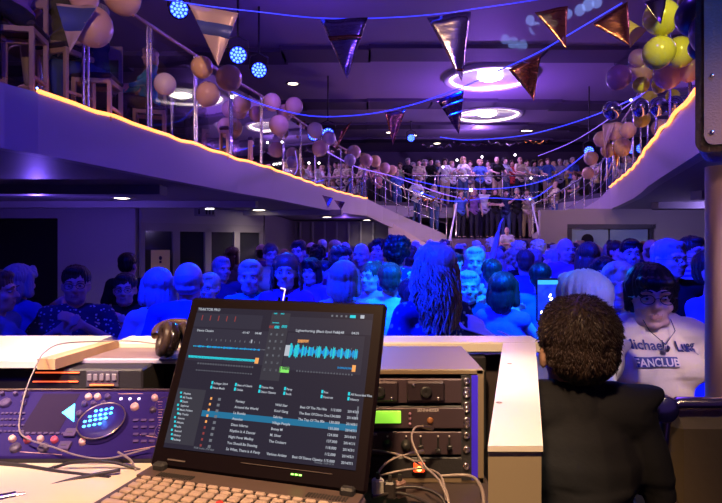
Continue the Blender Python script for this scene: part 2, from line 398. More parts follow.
for i, (u, v, nm) in enumerate(((490, 76, 'nearer round ceiling coffer with glowing ring and bright lamp'), (487, 113, 'farther round ceiling coffer with glowing ring and bright lamp'))):
    Y = F * 4.25 / (HOR - v); p = P(u, v, Y)
    o = empty('ring_light', nm, 'ceiling light', (p.x, p.y, TOP))
    MB().lathe([(1.22, 0), (1.2, -.1), (1.1, -.12), (1.08, -.03), (.001, -.03)], seg=40).build('coffer', ctop, o)
    pts = [(1.0 * math.cos(2 * PI * j / 40), 1.0 * math.sin(2 * PI * j / 40), -.07) for j in range(40)]
    MB().tube(pts, lambda t: .035, closed=True).build('glow_ring', ring_em, o)
    MB().lathe([(.001, -.09), (.2, -.1), (.3, -.06), (.32, -.03)], seg=28).build('lamp', mat('coffer lamp', (1, 1, 1), .4, emit=(1, .9, .72), es=14), o)
# blue stage lamps
blue_em = mat('blue lamp lens', (.1, .2, 1), .3, emit=(.04, .10, 1.0), es=9)
black = mat('black plastic', (.02, .02, .022), .4); blackr = mat('matte black metal', (.025, .024, .028), .55, bump=.1, bscale=200)
def aimrot(frm, to): return (Vector(to) - Vector(frm)).to_track_quat('-Z', 'Y')
def stage_lamp(loc, to, r, label, top, group=None):
    o = empty('stage_lamp', label, 'stage lamp', loc); q = aimrot(loc, to).to_matrix().to_4x4()
    MB().lathe([(.001, r * 1.9), (r * .6, r * 1.85), (r * .95, r * 1.3), (r * 1.05, 0), (r * 1.12, -.01), (r * .98, -.015)], seg=22, M=q).build('housing', blackr, o)
    e = MB()
    e.lathe([(r * .95, -.005), (.001, -.012)], seg=22, M=q)
    e.build('lens', mat('blue lens glass', (.02, .05, .5), .2, emit=(.01, .03, 1), es=1.6), o)
    e = MB()
    for a, n, rr in ((0, 1, 0), (0, 6, .42), (.2, 11, .8)):
        for k in range(n):
            t = a + 2 * PI * k / n; e.ell((r * rr * math.cos(t) * .95, r * rr * math.sin(t) * .95, -.018), (r * .17, r * .17, r * .07), seg=8, rings=5, M=q)
    e.build('led_cluster', blue_em, o)
    side = q.to_3x3() @ Vector((1, 0, 0)); e = MB()
    e.tube([side * r * 1.15 + q.to_3x3() @ Vector((0, 0, r * .6)), side * r * 1.15 + Vector((0, 0, r * 1.7)), Vector((0, 0, r * 2.2)), -side * r * 1.15 + Vector((0, 0, r * 1.7)), -side * r * 1.15 + q.to_3x3() @ Vector((0, 0, r * .6))], r * .08)
    e.build('yoke', blackr, o)
    if top: MB().cyl((0, 0, r * 2.1), (0, 0, top - loc[2]), .02).build('hanging_rod', blackr, o)
    return o
CAMP = (0, 0, CAMZ)
stage_lamp(tuple(P(179, 9, 8.0)), (-.6, 2, 1.2), .13, 'blue glowing stage lamp hanging at the top edge, left of the striped pennant', TOP)
stage_lamp(tuple(P(238, 55, 9.2)), (0, 2, 1.2), .14, 'upper of two blue glowing stage lamps beside the balloon cluster', TOP)
stage_lamp(tuple(P(259, 70, 10.2)), (0, 2, 1.2), .14, 'lower of two blue glowing stage lamps beside the balloon cluster', TOP)
stage_lamp(tuple(P(328, 134, 14.5)), (0, 2, 1.2), .16, 'blue stage lamp glowing beyond the far pale balloons of the left balcony', TOP)
stage_lamp(tuple(P(411, 138, 20)), (1, 2, 1.2), .13, 'small round blue stage lamp beneath the gold pennant', TOP)
stage_lamp(tuple(P(589, 151, 15.5)), (1, 2, 1.2), .13, 'small blue stage lamp by the pale balloons of the right balcony', TOP)
# ================================================================== BALLOONS
def balloon_mesh():
    b = MB(); prof = []
    for i in range(17):
        t = PI * i / 16; r = math.sin(t); z = math.cos(t)
        if z < 0: r *= (1 - .10 * z * z); z *= 1.12
        prof.append((max(r, .001), z))
    b.lathe(prof, seg=24); b.cyl((0, 0, -1.11), (0, 0, -1.2), .03, .09, seg=10); return b
BME = balloon_mesh().mesh('balloon', mat('peach balloon', (.85, .55, .42), .22, coat=.4))
BC = {'peach': MATS['peach balloon'], 'yellow': mat('yellow balloon', (.80, .78, .08), .22, coat=.4), 'gold': mat('gold balloon', (.85, .55, .26), .3, .0, coat=.4), 'white': mat('pearl balloon', (.75, .66, .66), .25, coat=.4),
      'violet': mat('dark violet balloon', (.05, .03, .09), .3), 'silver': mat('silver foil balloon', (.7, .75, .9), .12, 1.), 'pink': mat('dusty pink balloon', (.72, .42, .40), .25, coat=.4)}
def balloon(u, v, rpx, Y, c, label, group, tilt=None):
    o = bpy.data.objects.new('balloon', BME); COL.objects.link(o); p = P(u, v, Y); r = rpx / F * Y
    o.location = p; o.scale = (r, r, r)
    o.rotation_euler = tilt or (rnd.uniform(-.6, .6), rnd.uniform(-.6, .6), 0)
    o.material_slots[0].link = 'OBJECT'; o.material_slots[0].material = BC[c]
    tag(o, label, 'balloon', group)
g1, g2 = 'balloons tied to the left balcony railing', 'balloons tied to the right balcony railing'
BL = [
 (92, 26, 20, 5.2, 'gold', 'big gold balloon behind the striped pennant at the top left', g1), (122, -4, 18, 5.4, 'gold', 'gold balloon cut by the top edge, left cluster', g1), (84, -2, 14, 5.5, 'peach', 'peach balloon cut by the top edge above the striped pennant', g1),
 (165, 84, 11, 7.2, 'white', 'pale balloon alone by the drink rail between two steel posts', g1),
 (202, 67, 11, 7.7, 'gold', 'upper left balloon of the gold trio under the hanging pennant', g1), (229, 78, 13, 7.8, 'gold', 'right balloon of the gold trio under the hanging pennant', g1), (208, 94, 12, 7.6, 'peach', 'lowest balloon of the gold trio under the hanging pennant', g1),
 (272, 102, 9, 10.3, 'peach', 'upper left balloon of the peach trio below the blue lamps', g1), (294, 106, 9, 10.6, 'peach', 'right balloon of the peach trio below the blue lamps', g1), (279, 125, 10, 10.2, 'peach', 'lowest balloon of the peach trio below the blue lamps', g1), (285, 112, 8, 10.9, 'pink', 'half hidden pink balloon inside the peach trio', g1),
 (315, 130, 8, 12.6, 'white', 'pearl balloon beside the far blue stage lamp', g1), (329, 138, 7, 12.9, 'white', 'small pearl balloon just right of the far blue lamp', g1), (320, 148, 8, 12.5, 'pink', 'lower pink balloon under the pearl pair', g1),
 (354, 152, 7, 14.6, 'peach', 'peach balloon left of the far gold pennant', g1), (350, 160, 6, 14.4, 'white', 'little pale balloon low on the far left railing', g1), (366, 160, 6.5, 15.4, 'peach', 'peach balloon, first of the row of four far ones on the left', g1), (375, 161, 6, 15.8, 'gold', 'gold balloon, second of the row of four far ones on the left', g1), (385, 168, 5.5, 16.4, 'peach', 'peach balloon, third of the row of four far ones on the left', g1), (392, 170, 5, 17, 'gold', 'gold balloon, last of the row of four far ones on the left', g1),
 (661, 17, 17, 5.0, 'yellow', 'top yellow balloon behind a pale pennant on the right', g2), (659, 52, 15.5, 5.0, 'yellow', 'round yellow balloon in the middle of the right cluster', g2), (679, 52, 15, 5.25, 'yellow', 'lime yellow balloon behind the steel post on the right', g2),
 (619, 77, 12, 6.0, 'pink', 'dusty pink balloon at the left end of the right cluster', g2), (641, 70, 13, 6.2, 'pink', 'dusty pink balloon below the round yellow one', g2), (668, 74, 14, 5.6, 'pink', 'large dusty pink balloon behind the steel post', g2), (690, 68, 13, 5.5, 'pink', 'dusty pink balloon next to the hanging loudspeaker', g2), (638, 58, 9, 6.1, 'pink', 'small pink balloon above its cluster on the right', g2),
 (641, 85, 8, 5.9, 'yellow', 'small yellow balloon peeping out under the pink ones', g2), (660, 84, 8, 5.9, 'yellow', 'small yellow balloon hanging right under the pink ones', g2),
 (612, 110, 9, 7.6, 'silver', 'silver foil balloon reflecting blue on the right', g2), (641, 107, 9, 7.6, 'silver', 'silver foil balloon by the right railing post', g2), (658, 106, 9, 7.2, 'silver', 'rightmost silver foil balloon above the rope light', g2), (642, 119, 8, 7.8, 'yellow', 'yellow balloon right above the amber rope light', g2), (650, 98, 7, 7.6, 'yellow', 'yellow balloon among the silver ones', g2),
 (602, 139, 8, 11.2, 'peach', 'peach balloon in the middle right cluster', g2), (616, 131, 9, 10.8, 'peach', 'upper peach balloon of the middle right cluster', g2), (622, 147, 9, 10.2, 'gold', 'gold balloon low in the middle right cluster', g2), (608, 150, 7, 11.2, 'gold', 'small gold balloon near the end of the right rope light', g2), (591, 158, 7, 13, 'peach', 'far peach balloon above the right stair', g2), (588, 173, 6, 13.4, 'peach', 'lowest far peach balloon above the right stair', g2), (628, 130, 8, 9.6, 'peach', 'peach balloon against the right railing', g2),
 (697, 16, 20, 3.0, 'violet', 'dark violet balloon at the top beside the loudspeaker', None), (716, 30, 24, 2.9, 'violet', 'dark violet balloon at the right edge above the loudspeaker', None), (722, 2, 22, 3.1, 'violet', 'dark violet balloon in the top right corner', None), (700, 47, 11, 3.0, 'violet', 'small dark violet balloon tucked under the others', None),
]
for a in BL: balloon(*a)
# ================================================================== BUNTING
cord_b = mat('blue light cord', (.05, .1, .8), .4, emit=(.03, .04, 1.0), es=1.8)  # blue stage light reflected by the bunting, put in as emission
cord_v = mat('violet light cord', (.3, .15, .8), .4, emit=(.30, .16, 1.0), es=1.1)  # violet sheen of the garlands, likewise put in as emission
FO = {'copper': mat('copper foil', (.95, .42, .16), .22, 1., bump=.9, bscale=5, stretch=(1, 1, 3)), 'silver': mat('silver foil', (.75, .7, .78), .22, 1., bump=.7, bscale=4, stretch=(1, 1, 3)),
      'pale': mat('cream foil', (.78, .6, .5), .4, .3, bump=.3, bscale=5), 'yellow': mat('yellow paper', (.8, .62, .12), .5), 'dark': mat('dark foil', (.25, .16, .3), .2, 1., bump=.8, bscale=6)}
stripe_m = mat('blue band', (.10, .14, .42), .4, .2)
def cord(pts, r, m, label, sub=6):
    p = [Vector(q) for q in pts]; out = []
    for i in range(len(p) - 1):
        a, b_, c, d = p[max(i - 1, 0)], p[i], p[i + 1], p[min(i + 2, len(p) - 1)]
        for k in range(sub):
            t = k / sub; out.append(.5 * ((2 * b_) + (c - a) * t + (2 * a - 5 * b_ + 4 * c - d) * t * t + (3 * b_ - a - 3 * c + d) * t ** 3))
    out.append(p[-1]); tag(MB().tube(out, r, seg=6).build('bunting_cord', m), label, 'cord'); return out
def pennant(A_, B_, C_, Y, m, label, band_=None):
    """A,B top corners and C the tip, as image points at distance Y"""
    a, b_, c = P(*A_, Y), P(*B_, Y), P(*C_, Y + rnd.uniform(-.1, .1)); o = empty('pennant', label, 'pennant', a, group=None)
    n = 8; vs = []; th = .002
    def pt(s, t, w=0):  # s across 0..1, t down 0..1
        q = (a.lerp(b_, s)).lerp(c, t); return q + Vector((0, (.035 * math.sin(s * 5 + t * 3 + Y) + .02 * noise.noise(Vector((s * 3, t * 3, Y)))) * (1 - t * .6) * (b_ - a).length * 1.2 + w, 0)) - a
    fs = []; mi = []
    for w in (-th, th):
        for j in range(n + 1):
            for i in range(n + 1): vs.append(pt(i / n, j / n * .995, w))
    N = (n + 1) ** 2; g = MB()
    for j in range(n):
        for i in range(n):
            k = j * (n + 1) + i; fs += [(k, k + 1, k + n + 2, k + n + 1), (N + k, N + k + n + 1, N + k + n + 2, N + k + 1)]
    for j in range(n):
        k = j * (n + 1); fs += [(k, k + n + 1, N + k + n + 1, N + k), (k + n, N + k + n, N + k + 2 * n + 1, k + 2 * n + 1)]
    for i in range(n): fs.append((i, N + i, N + i + 1, i + 1))
    g.add(vs, fs, 0, None, True); g.build('foil', m, o)
    if band_:
        for bi, (t0, t1, bm) in enumerate(band_):
            vs = []; 
            for w in (-.006, .006):
                for j in range(2):
                    for i in range(n + 1): vs.append(pt(i / n, (t0, t1)[j], w))
            N2 = 2 * (n + 1); h = MB()
            fs = []
            for i in range(n): fs += [(i, i + 1, i + n + 2, i + n + 1), (N2 + i, N2 + i + n + 1, N2 + i + n + 2, N2 + i + 1), (i, N2 + i, N2 + i + 1, i + 1), (i + n + 1, i + n + 2, N2 + i + n + 2, N2 + i + n + 1)]
            h.add(vs, fs, 0, None, True); h.build('stripe', bm, o)
    return o
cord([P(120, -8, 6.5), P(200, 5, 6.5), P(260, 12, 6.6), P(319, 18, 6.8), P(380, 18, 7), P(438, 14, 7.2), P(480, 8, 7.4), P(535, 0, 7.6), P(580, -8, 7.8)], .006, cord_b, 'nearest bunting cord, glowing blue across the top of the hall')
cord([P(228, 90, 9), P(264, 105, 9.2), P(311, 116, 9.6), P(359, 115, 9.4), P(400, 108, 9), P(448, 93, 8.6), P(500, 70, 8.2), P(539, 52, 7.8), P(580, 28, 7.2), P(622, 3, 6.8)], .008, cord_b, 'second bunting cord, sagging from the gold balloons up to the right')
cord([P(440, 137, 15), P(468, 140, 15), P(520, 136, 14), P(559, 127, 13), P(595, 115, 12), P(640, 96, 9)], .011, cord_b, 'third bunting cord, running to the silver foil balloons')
cord([P(538, 156, 17), P(570, 143, 15), P(603, 123, 12), P(645, 92, 9)], .008, cord_v, 'thin violet cord rising to the right railing')
cord([P(324, 150, 13.5), P(357, 167, 15), P(395, 177, 16.5), P(440, 193, 18), P(470, 200, 18.3)], .012, cord_v, 'violet light cord draped from the left balcony down towards the landing')
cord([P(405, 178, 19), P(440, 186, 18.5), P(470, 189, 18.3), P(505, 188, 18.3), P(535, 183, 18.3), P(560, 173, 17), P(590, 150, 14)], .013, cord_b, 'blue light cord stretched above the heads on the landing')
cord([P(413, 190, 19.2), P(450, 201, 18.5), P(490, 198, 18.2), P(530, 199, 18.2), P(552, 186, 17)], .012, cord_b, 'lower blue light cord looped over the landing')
penn = [
 ((188, 3), (239, 14), (218, 66), 6.5, 'pale', 'large cream pennant with a wide blue band, under the first blue lamp', [(.25, .48, stripe_m)]),
 ((57, 4), (98, 6), (70, 52), 4.9, 'pale', 'cream and blue pennant in front of the big gold balloon', [(.05, .55, stripe_m)]),
 ((320, 19), (368, 18), (347, 79), 6.8, 'silver', 'silver foil pennant with a copper gleam, left of centre', [(.28, .36, FO['copper'])]),
 ((427, 17), (471, 12), (462, 82), 7.2, 'silver', 'long silver pennant hanging before the round ceiling lights', [(.8, .84, FO['copper'])]),
 ((385, 113), (406, 109), (393, 145), 9.0, 'copper', 'small copper pennant above the far blue lamp', None),
 ((437, 100), (464, 90), (459, 135), 8.6, 'dark', 'dark violet foil pennant with stripes beneath the nearer ring light', [(.2, .26, FO['silver']), (.45, .5, FO['silver'])]),
 ((509, 69), (541, 54), (534, 101), 8.0, 'copper', 'copper foil pennant right of the round ceiling lights', None),
 ((535, 12), (568, 6), (566, 48), 7.4, 'copper', 'copper pennant beside the pale light patches on the ceiling', None),
 ((593, 24), (627, 2), (632, 47), 6.8, 'copper', 'big crumpled copper pennant left of the yellow balloons', None),
 ((629, 20), (647, 30), (630, 48), 5.4, 'yellow', 'yellow paper pennant pointing at the pink balloons', None),
 ((643, 3), (667, -6), (661, 24), 4.8, 'dark', 'dark pennant lying over the top yellow balloon', None),
 ((341, 131), (352, 121), (336, 150), 12.5, 'copper', 'little copper pennant by the far pearl balloons', None),
 ((612, 146), (622, 140), (617, 168), 10.2, 'copper', 'little copper pennant in the middle right cluster', None),
 ((602, 124), (616, 122), (604, 150), 10.4, 'pale', 'little cream pennant over the middle right cluster', None),
 ((322, 195), (333, 198), (328, 208), 13.2, 'dark', 'tiny dark pennant hanging against the left fascia, nearer one', None),
 ((334, 200), (345, 202), (341, 210), 14.2, 'dark', 'tiny dark pennant hanging against the left fascia, farther one', None),
]
for a in penn: pennant(a[0], a[1], a[2], a[3], FO[a[4]], a[5], a[6])
# foil streamers behind the far deck
for i, (u, v, w, Y, m) in enumerate([(437, 145, 30, 22, 'silver'), (470, 143, 34, 22.5, 'dark'), (505, 142, 34, 22.3, 'silver'), (537, 140, 26, 21.5, 'copper'), (430, 197, 26, 18.4, 'copper'), (468, 196, 22, 18.2, 'copper'), (520, 194, 26, 18.2, 'silver'), (547, 213, 22, 17.2, 'copper')]):
    c = P(u, v, Y); W = w / F * Y; pts = [c + Vector((W * (t / 11 - .5), .06 * math.sin(t * 1.3), -.10 * math.sin(PI * t / 11) + .06 * math.sin(t * 2.1 + i))) for t in range(12)]
    b = MB()
    for k in range(11):
        p0, p1 = pts[k], pts[k + 1]; h = .045; s0 = Vector((0, h * math.sin(k * .9), h * math.cos(k * .9))); s1 = Vector((0, h * math.sin((k + 1) * .9), h * math.cos((k + 1) * .9))); n_ = Vector((0, .004, .004))
        b.add([p0 - s0, p1 - s1, p1 + s1, p0 + s0, p0 - s0 + n_, p1 - s1 + n_, p1 + s1 + n_, p0 + s0 + n_], [(0, 1, 2, 3), (7, 6, 5, 4), (0, 4, 5, 1), (3, 2, 6, 7)], 0, None, True)
    tag(b.build('foil_streamer', FO[m]), ['leftmost twisted foil streamer under the far ceiling', 'second twisted streamer under the far ceiling', 'third twisted silver streamer under the far ceiling', 'copper streamer at the right end under the far ceiling', 'copper foil streamer on the left stair rail', 'copper foil streamer over the left heads on the landing', 'silver foil streamer over the right heads on the landing', 'copper foil streamer below the right stair rail'][i], 'streamer')
spark = mat('white bulb', (1, 1, 1), .3, emit=(1, .92, .9), es=8); sparkb = mat('blue bulb', (.2, .3, 1), .3, emit=(.15, .3, 1), es=10)  # emissive globes painted in for reflections of the ceiling spots
for i, (u, v, Y, m) in enumerate([(457, 160, 21, 0), (443, 167, 20, 0), (482, 157, 21, 0), (515, 155, 21, 0), (471, 190, 18.1, 0), (531, 178, 18.1, 0), (530, 199, 18.1, 1), (422, 193, 18.6, 1), (309, 163, 12.2, 0), (319, 163, 12.4, 0), (37, 88, 5.1, 1), (232, 97, 8.8, 0), (282, 142, 11.2, 0), (631, 100, 8.2, 0)]):
    o = empty('party_bulb', ['white bulb over the left end of the far deck', 'white bulb left of the far deck group', 'white bulb over the middle of the far deck', 'white bulb over the man in white on the far deck', 'brightest white bulb on the landing, left', 'white bulb over the right end of the landing', 'blue bulb at the top of the right white handrail', 'blue bulb on the left stair rail', 'left of two tiny white bulbs behind the left rail', 'right of two tiny white bulbs behind the left rail', 'small blue bulb at the start of the amber rope', 'warm white bulb at the left end of the second cord', 'white bulb under the peach balloon trio', 'small white bulb on the right railing post'][i], 'bulb', P(u, v, Y))
    r = .0019 * Y * (1.5 if i in (4, 11) else 1)
    MB().ell((0, 0, 0), r, seg=12, rings=8).build('globe', sparkb if m else spark, o)
    MB().cyl((0, 0, r * .9), (0, 0, r * 2), r * .45).build('cap', black, o)
# ================================================================== PEOPLE
def skin_mat(n, c): return mat('skin ' + n, c, .5, bump=.05, bscale=120)
SK = [skin_mat('fair', (.72, .45, .36)), skin_mat('tan', (.62, .36, .26)), skin_mat('pale', (.78, .52, .44))]
LIP = mat('lips', (.52, .25, .21), .5)
HR = {}
def hair_mat(n, c): HR[n] = mat('hair ' + n, c, .38, bump=.8, bscale=60, stretch=(1, 1, .12), spec=.4)
for n, c in (('black', (.015, .012, .012)), ('dark brown', (.05, .03, .02)), ('brown', (.14, .075, .04)), ('red-brown', (.26, .09, .04)), ('grey', (.42, .40, .40)), ('white', (.75, .75, .75)), ('blonde', (.62, .44, .22))): hair_mat(n, c)
def cloth(n, c, **k): return mat('cloth ' + n, c, .85, bump=.25, bscale=30, spec=.2, **k)
TOPC = {'white': (.75, .75, .76), 'black': (.015, .015, .018), 'navy': (.03, .04, .12), 'grey': (.25, .25, .27), 'red': (.5, .05, .05), 'teal': (.03, .36, .42), 'cream': (.74, .64, .46), 'blue': (.08, .16, .6), 'violet': (.25, .12, .4), 'pink': (.7, .35, .4), 'yellow': (.75, .62, .22), 'olive': (.16, .15, .08), 'purple': (.22, .06, .28)}
FAB = {n: cloth(n, c) for n, c in TOPC.items()}
FAB['dotted'] = cloth('dotted', (.6, .62, .7), col2=(.05, .05, .12), cscale=38, kind='voronoi')
FAB['floral'] = cloth('floral', (.55, .75, .85), col2=(.03, .05, .2), cscale=26, kind='voronoi')
FAB['striped'] = cloth('striped', (.7, .7, .75), col2=(.1, .12, .35), cscale=9, kind='stripe')
FAB['paisley'] = cloth('paisley', (.7, .6, .5), col2=(.1, .12, .4), cscale=30)
JEAN = cloth('denim', (.08, .13, .3)); DARKT = cloth('dark trousers', (.03, .03, .045)); BEIGET = cloth('beige trousers', (.5, .4, .28))

def arms(pose):
    """elbow and wrist for each side (+x first); figure faces -y"""
    D = lambda s: ((s * .25, .03, 1.14), (s * .26, -.07, .90))
    return {
        'down': [D(1), D(-1)],
        'clap': [((.27, -.10, 1.19), (.065, -.31, 1.37)), ((-.27, -.10, 1.19), (-.065, -.31, 1.35))],
        'up': [((.30, -.06, 1.62), (.22, -.10, 1.88)), ((-.30, -.06, 1.62), (-.24, -.12, 1.86))],
        'oneup': [((.30, -.06, 1.60), (.24, -.12, 1.86)), D(-1)],
        'crossed': [((.25, -.06, 1.14), (-.07, -.24, 1.15)), ((-.25, -.06, 1.14), (.08, -.25, 1.11))],
        'drink': [((.25, -.03, 1.14), (.13, -.28, 1.27)), D(-1)],
        'phone': [((.27, -.16, 1.22), (.10, -.34, 1.42)), ((-.24, -.14, 1.22), (.0, -.36, 1.40))],
        'rail': [((.27, -.12, 1.18), (.20, -.34, 1.10)), ((-.27, -.12, 1.18), (-.20, -.34, 1.10))],
    }[pose]
def hand(b, wrist, d, up, s, curl=.35, r=.0085):
    """palm, four unequal bent fingers and a side thumb; d = direction of the hand, up = back-of-hand normal"""
    w = Vector(wrist); d = Vector(d).normalized(); up = (Vector(up) - d * Vector(up).dot(d)).normalized(); sd = d.cross(up).normalized() * s
    for k in range(4):
        o = (k - 1.5) * .019; base = w + d * .085 + sd * o
        b.cap(w + sd * o * .6, base, .014, .0115)
        L = (.030, .034, .032, .026)[k] if s > 0 else (.026, .032, .034, .030)[k]
        q = base; dd = d
        for j in range(3):
            dd = (dd - up * (curl * (.5 + .5 * j))).normalized(); q2 = q + dd * L * (1, .8, .65)[j]; b.cap(q, q2, r * (1 - .1 * j), r * (.92 - .1 * j)); q = q2
    t0 = w + d * .02 - sd * .026; t1 = t0 + (d * .8 - sd * .8 - up * .2).normalized() * .04; t2 = t1 + (d - sd * .25 - up * .4).normalized() * .03
    b.cap(t0, t1, .013, .010); b.cap(t1, t2, .010, .008)
HY = -.005
def head_prims(b, turn=0, fem=False, drop=0):
    M = Matrix.Translation((0, 0, -drop)) @ Matrix.Rotation(turn, 4, 'Z')
    b.ell((0, .012, 1.632), (.076, .095, .089), seg=24, rings=16, M=M); b.ell((0, -.022, 1.565), (.060 if fem else .064, .072, .082), seg=20, rings=14, M=M)
    b.ell((0, -.062, 1.508), (.026, .026, .02), M=M); b.ell((.03, -.02, 1.52), (.03, .05, .03), M=M); b.ell((-.03, -.02, 1.52), (.03, .05, .03), M=M)
    b.cyl((0, -.088, 1.612), (0, -.112, 1.578), .007, .012, M=M); b.ell((0, -.110, 1.576), (.014, .014, .011), M=M); b.ell((.012, -.098, 1.573), .009, M=M); b.ell((-.012, -.098, 1.573), .009, M=M)
    for s in (-1, 1):
        b.ell((s * .077, .012, 1.588), (.010, .020, .032), M=M); b.cap((s * .014, -.090, 1.626), (s * .046, -.078, 1.624), .0085, .0075, M=M); b.ell((s * .042, -.062, 1.572), (.022, .026, .022), M=M)
    b.cap((-.016, -.090, 1.541), (.016, -.090, 1.541), .0065, M=M); b.cap((-.013, -.088, 1.532), (.013, -.088, 1.532), .0075, M=M)
def torso_prims(b, g, fem, sit=False, leg=True):
    if fem:
        b.ell((0, 0, .93), (.178 + g, .125 + g, .13)); b.ell((0, 0, 1.10), (.128 + g, .10 + g, .16)); b.ell((0, 0, 1.27), (.148 + g, .105 + g, .16)); b.cap((-.135, .005, 1.395), (.135, .005, 1.395), .052 + g * .8)
        for s in (-1, 1): b.ell((s * .068, -.078, 1.275), (.068 + g, .062 + g, .066 + g))
    else:
        b.ell((0, 0, .95), (.165 + g, .120 + g, .13)); b.ell((0, -.01, 1.09), (.152 + g, .115 + g, .17)); b.ell((0, 0, 1.27), (.172 + g, .115 + g, .17)); b.cap((-.155, .005, 1.395), (.155, .005, 1.395), .060 + g * .8)
        for s in (-1, 1): b.ell((s * .075, -.055, 1.31), (.08, .06 + g, .06))
    b.cap((-.08, .01, 1.43), (.08, .01, 1.43), .035 + g * .6); b.cap((0, .015, 1.40), (0, .012, 1.445), .062 + g * .5, .050 + g * .5)
BODY = {}
def near_hand_dir(e, w):
    d = (Vector(w) - Vector(e)).normalized(); return d
def legs_prims(b, g, sit, shoes=True):
    for s in (-1, 1):
        hp = (s * .09, 0, .90)
        if sit: kn = (s * .13, -.42, .93); an = (s * .13, -.38, .50)
        else: kn = (s * .10, -.01, .50); an = (s * .105, .02, .09)
        b.cap(hp, kn, .088 + g, .058 + g); b.cap(kn, an, .056 + g, .040 + g)
        if shoes: b.ell((an[0], an[1] - .06, an[2] - .045), (.042, .125, .04))
def proto(pose, fem, sleeve, turn=0, voxel=.0095, sit=False, arm=None, hi=False, wide=1.0, drop=.015, nar=1.):
    """body / top / trousers meshes of a pose"""
    key = (pose, fem, turn, sit, voxel, arm is None, drop, nar)
    A_ = arm or arms(pose)
    if key not in BODY:
        b = MB(); torso_prims(b, -.012, fem); legs_prims(b, 0, sit)
        b.cap((0, .012, 1.43), (0, .004, 1.55 - drop), .052 if not fem else .046, .05 if not fem else .045)
        head_prims(b, turn, fem, drop)
        for s, (e, w) in zip((1, -1), A_):
            sh = (s * (.165 if not fem else .145), .005, 1.385)
            b.cap(sh, e, .046 if not fem else .04, .037 if not fem else .032); b.cap(e, w, .037 if not fem else .032, .024 if not fem else .021)
            d = near_hand_dir(e, w)
            hand(b, Vector(w) + d * .01, d, {'clap': (s, -.2, 0), 'crossed': (0, -1, .3), 'phone': (0, 1, .2)}.get(pose, (s, 0, .1)), s, .5 if pose in ('drink', 'phone', 'rail') else .22, r=.0095 if voxel > .007 else .0085)
        me = baked(b, [SK[0], LIP], voxel, 2 if voxel > .007 else 3, 'body_' + pose)
        M = Matrix.Rotation(-turn, 4, 'Z') @ Matrix.Translation((0, 0, drop))
        for v in me.vertices:      # eye sockets
            q = M @ v.co
            if q.z > 1.48 and q.y < -.04:
                for s in (-1, 1):
                    dd = ((q.x - s * .031) / .017) ** 2 + ((q.z - 1.604) / .012) ** 2
                    if dd < 5: v.co += M.inverted().to_3x3() @ Vector((0, .010 * math.exp(-dd), 0))
        for p in me.polygons:
            q = M @ p.center
            if abs(q.x) < .021 and 1.529 < q.z < 1.546 and q.y < -.082: p.material_index = 1
        if nar != 1:
            for v in me.vertices: v.co.x *= 1 - (1 - nar) * min(1, max(0, (1.46 - v.co.z) / .04))
        BODY[key] = me
    tk = key + (sleeve,)
    if tk not in BODY:
        b = MB(); torso_prims(b, .012, fem); b.ell((0, 0, .90), (.178, .135, .12))
        if fem: b.ell((0, -.055, 1.23), (.125, .092, .14)); b.ell((0, -.02, 1.08), (.145, .115, .16))
        for s, (e, w) in zip((1, -1), A_):
            sh = (s * (.165 if not fem else .145), .005, 1.385); e = Vector(e); w = Vector(w)
            if sleeve == 'none': b.ell(sh, .05); continue
            r0 = .060 if not fem else .054
            if sleeve == 'short': b.cap(sh, Vector(sh).lerp(e, .62), r0, r0 * .92)
            else: b.cap(sh, e, r0, .049); b.cap(e, e.lerp(w, .9), .048, .035)
        me = baked(b, [FAB['white']], max(voxel, .007), 3, 'top')
        NN = [v.normal.copy() for v in me.vertices]
        for i_, v in enumerate(me.vertices):     # soft folds
            c = v.co; f = noise.noise(Vector((c.x * 5, c.y * 5, c.z * 11 + (3 if fem else 0)))) * .010 + .006 * math.sin(c.z * 38 + c.x * 22) * (.4 if c.z > 1.25 else 1)
            if voxel < .007: f *= .45 if c.z > 1.26 else 1.
            if abs(c.x) + abs(c.y) > .02: v.co += NN[i_] * f
        if nar != 1:
            for v in me.vertices: v.co.x *= 1 - (1 - nar) * min(1, max(0, (1.46 - v.co.z) / .04))
        BODY[tk] = me
    lk = ('legs', sit)
    if lk not in BODY:
        b = MB(); legs_prims(b, .014, sit, False); b.ell((0, 0, .92), (.172, .13, .13)); BODY[lk] = baked(b, [JEAN], .012, 3, 'trousers')
        BODY['shoe'] = baked(MB().ell((0, -.05, .035), (.046, .13, .038)).ell((0, .03, .06), (.042, .055, .055)).box((0, -.04, .008), (.08, .24, .016)), [black], .008, 2, 'shoe')
    return BODY[key], BODY[tk], BODY[lk]
HAIR = {}
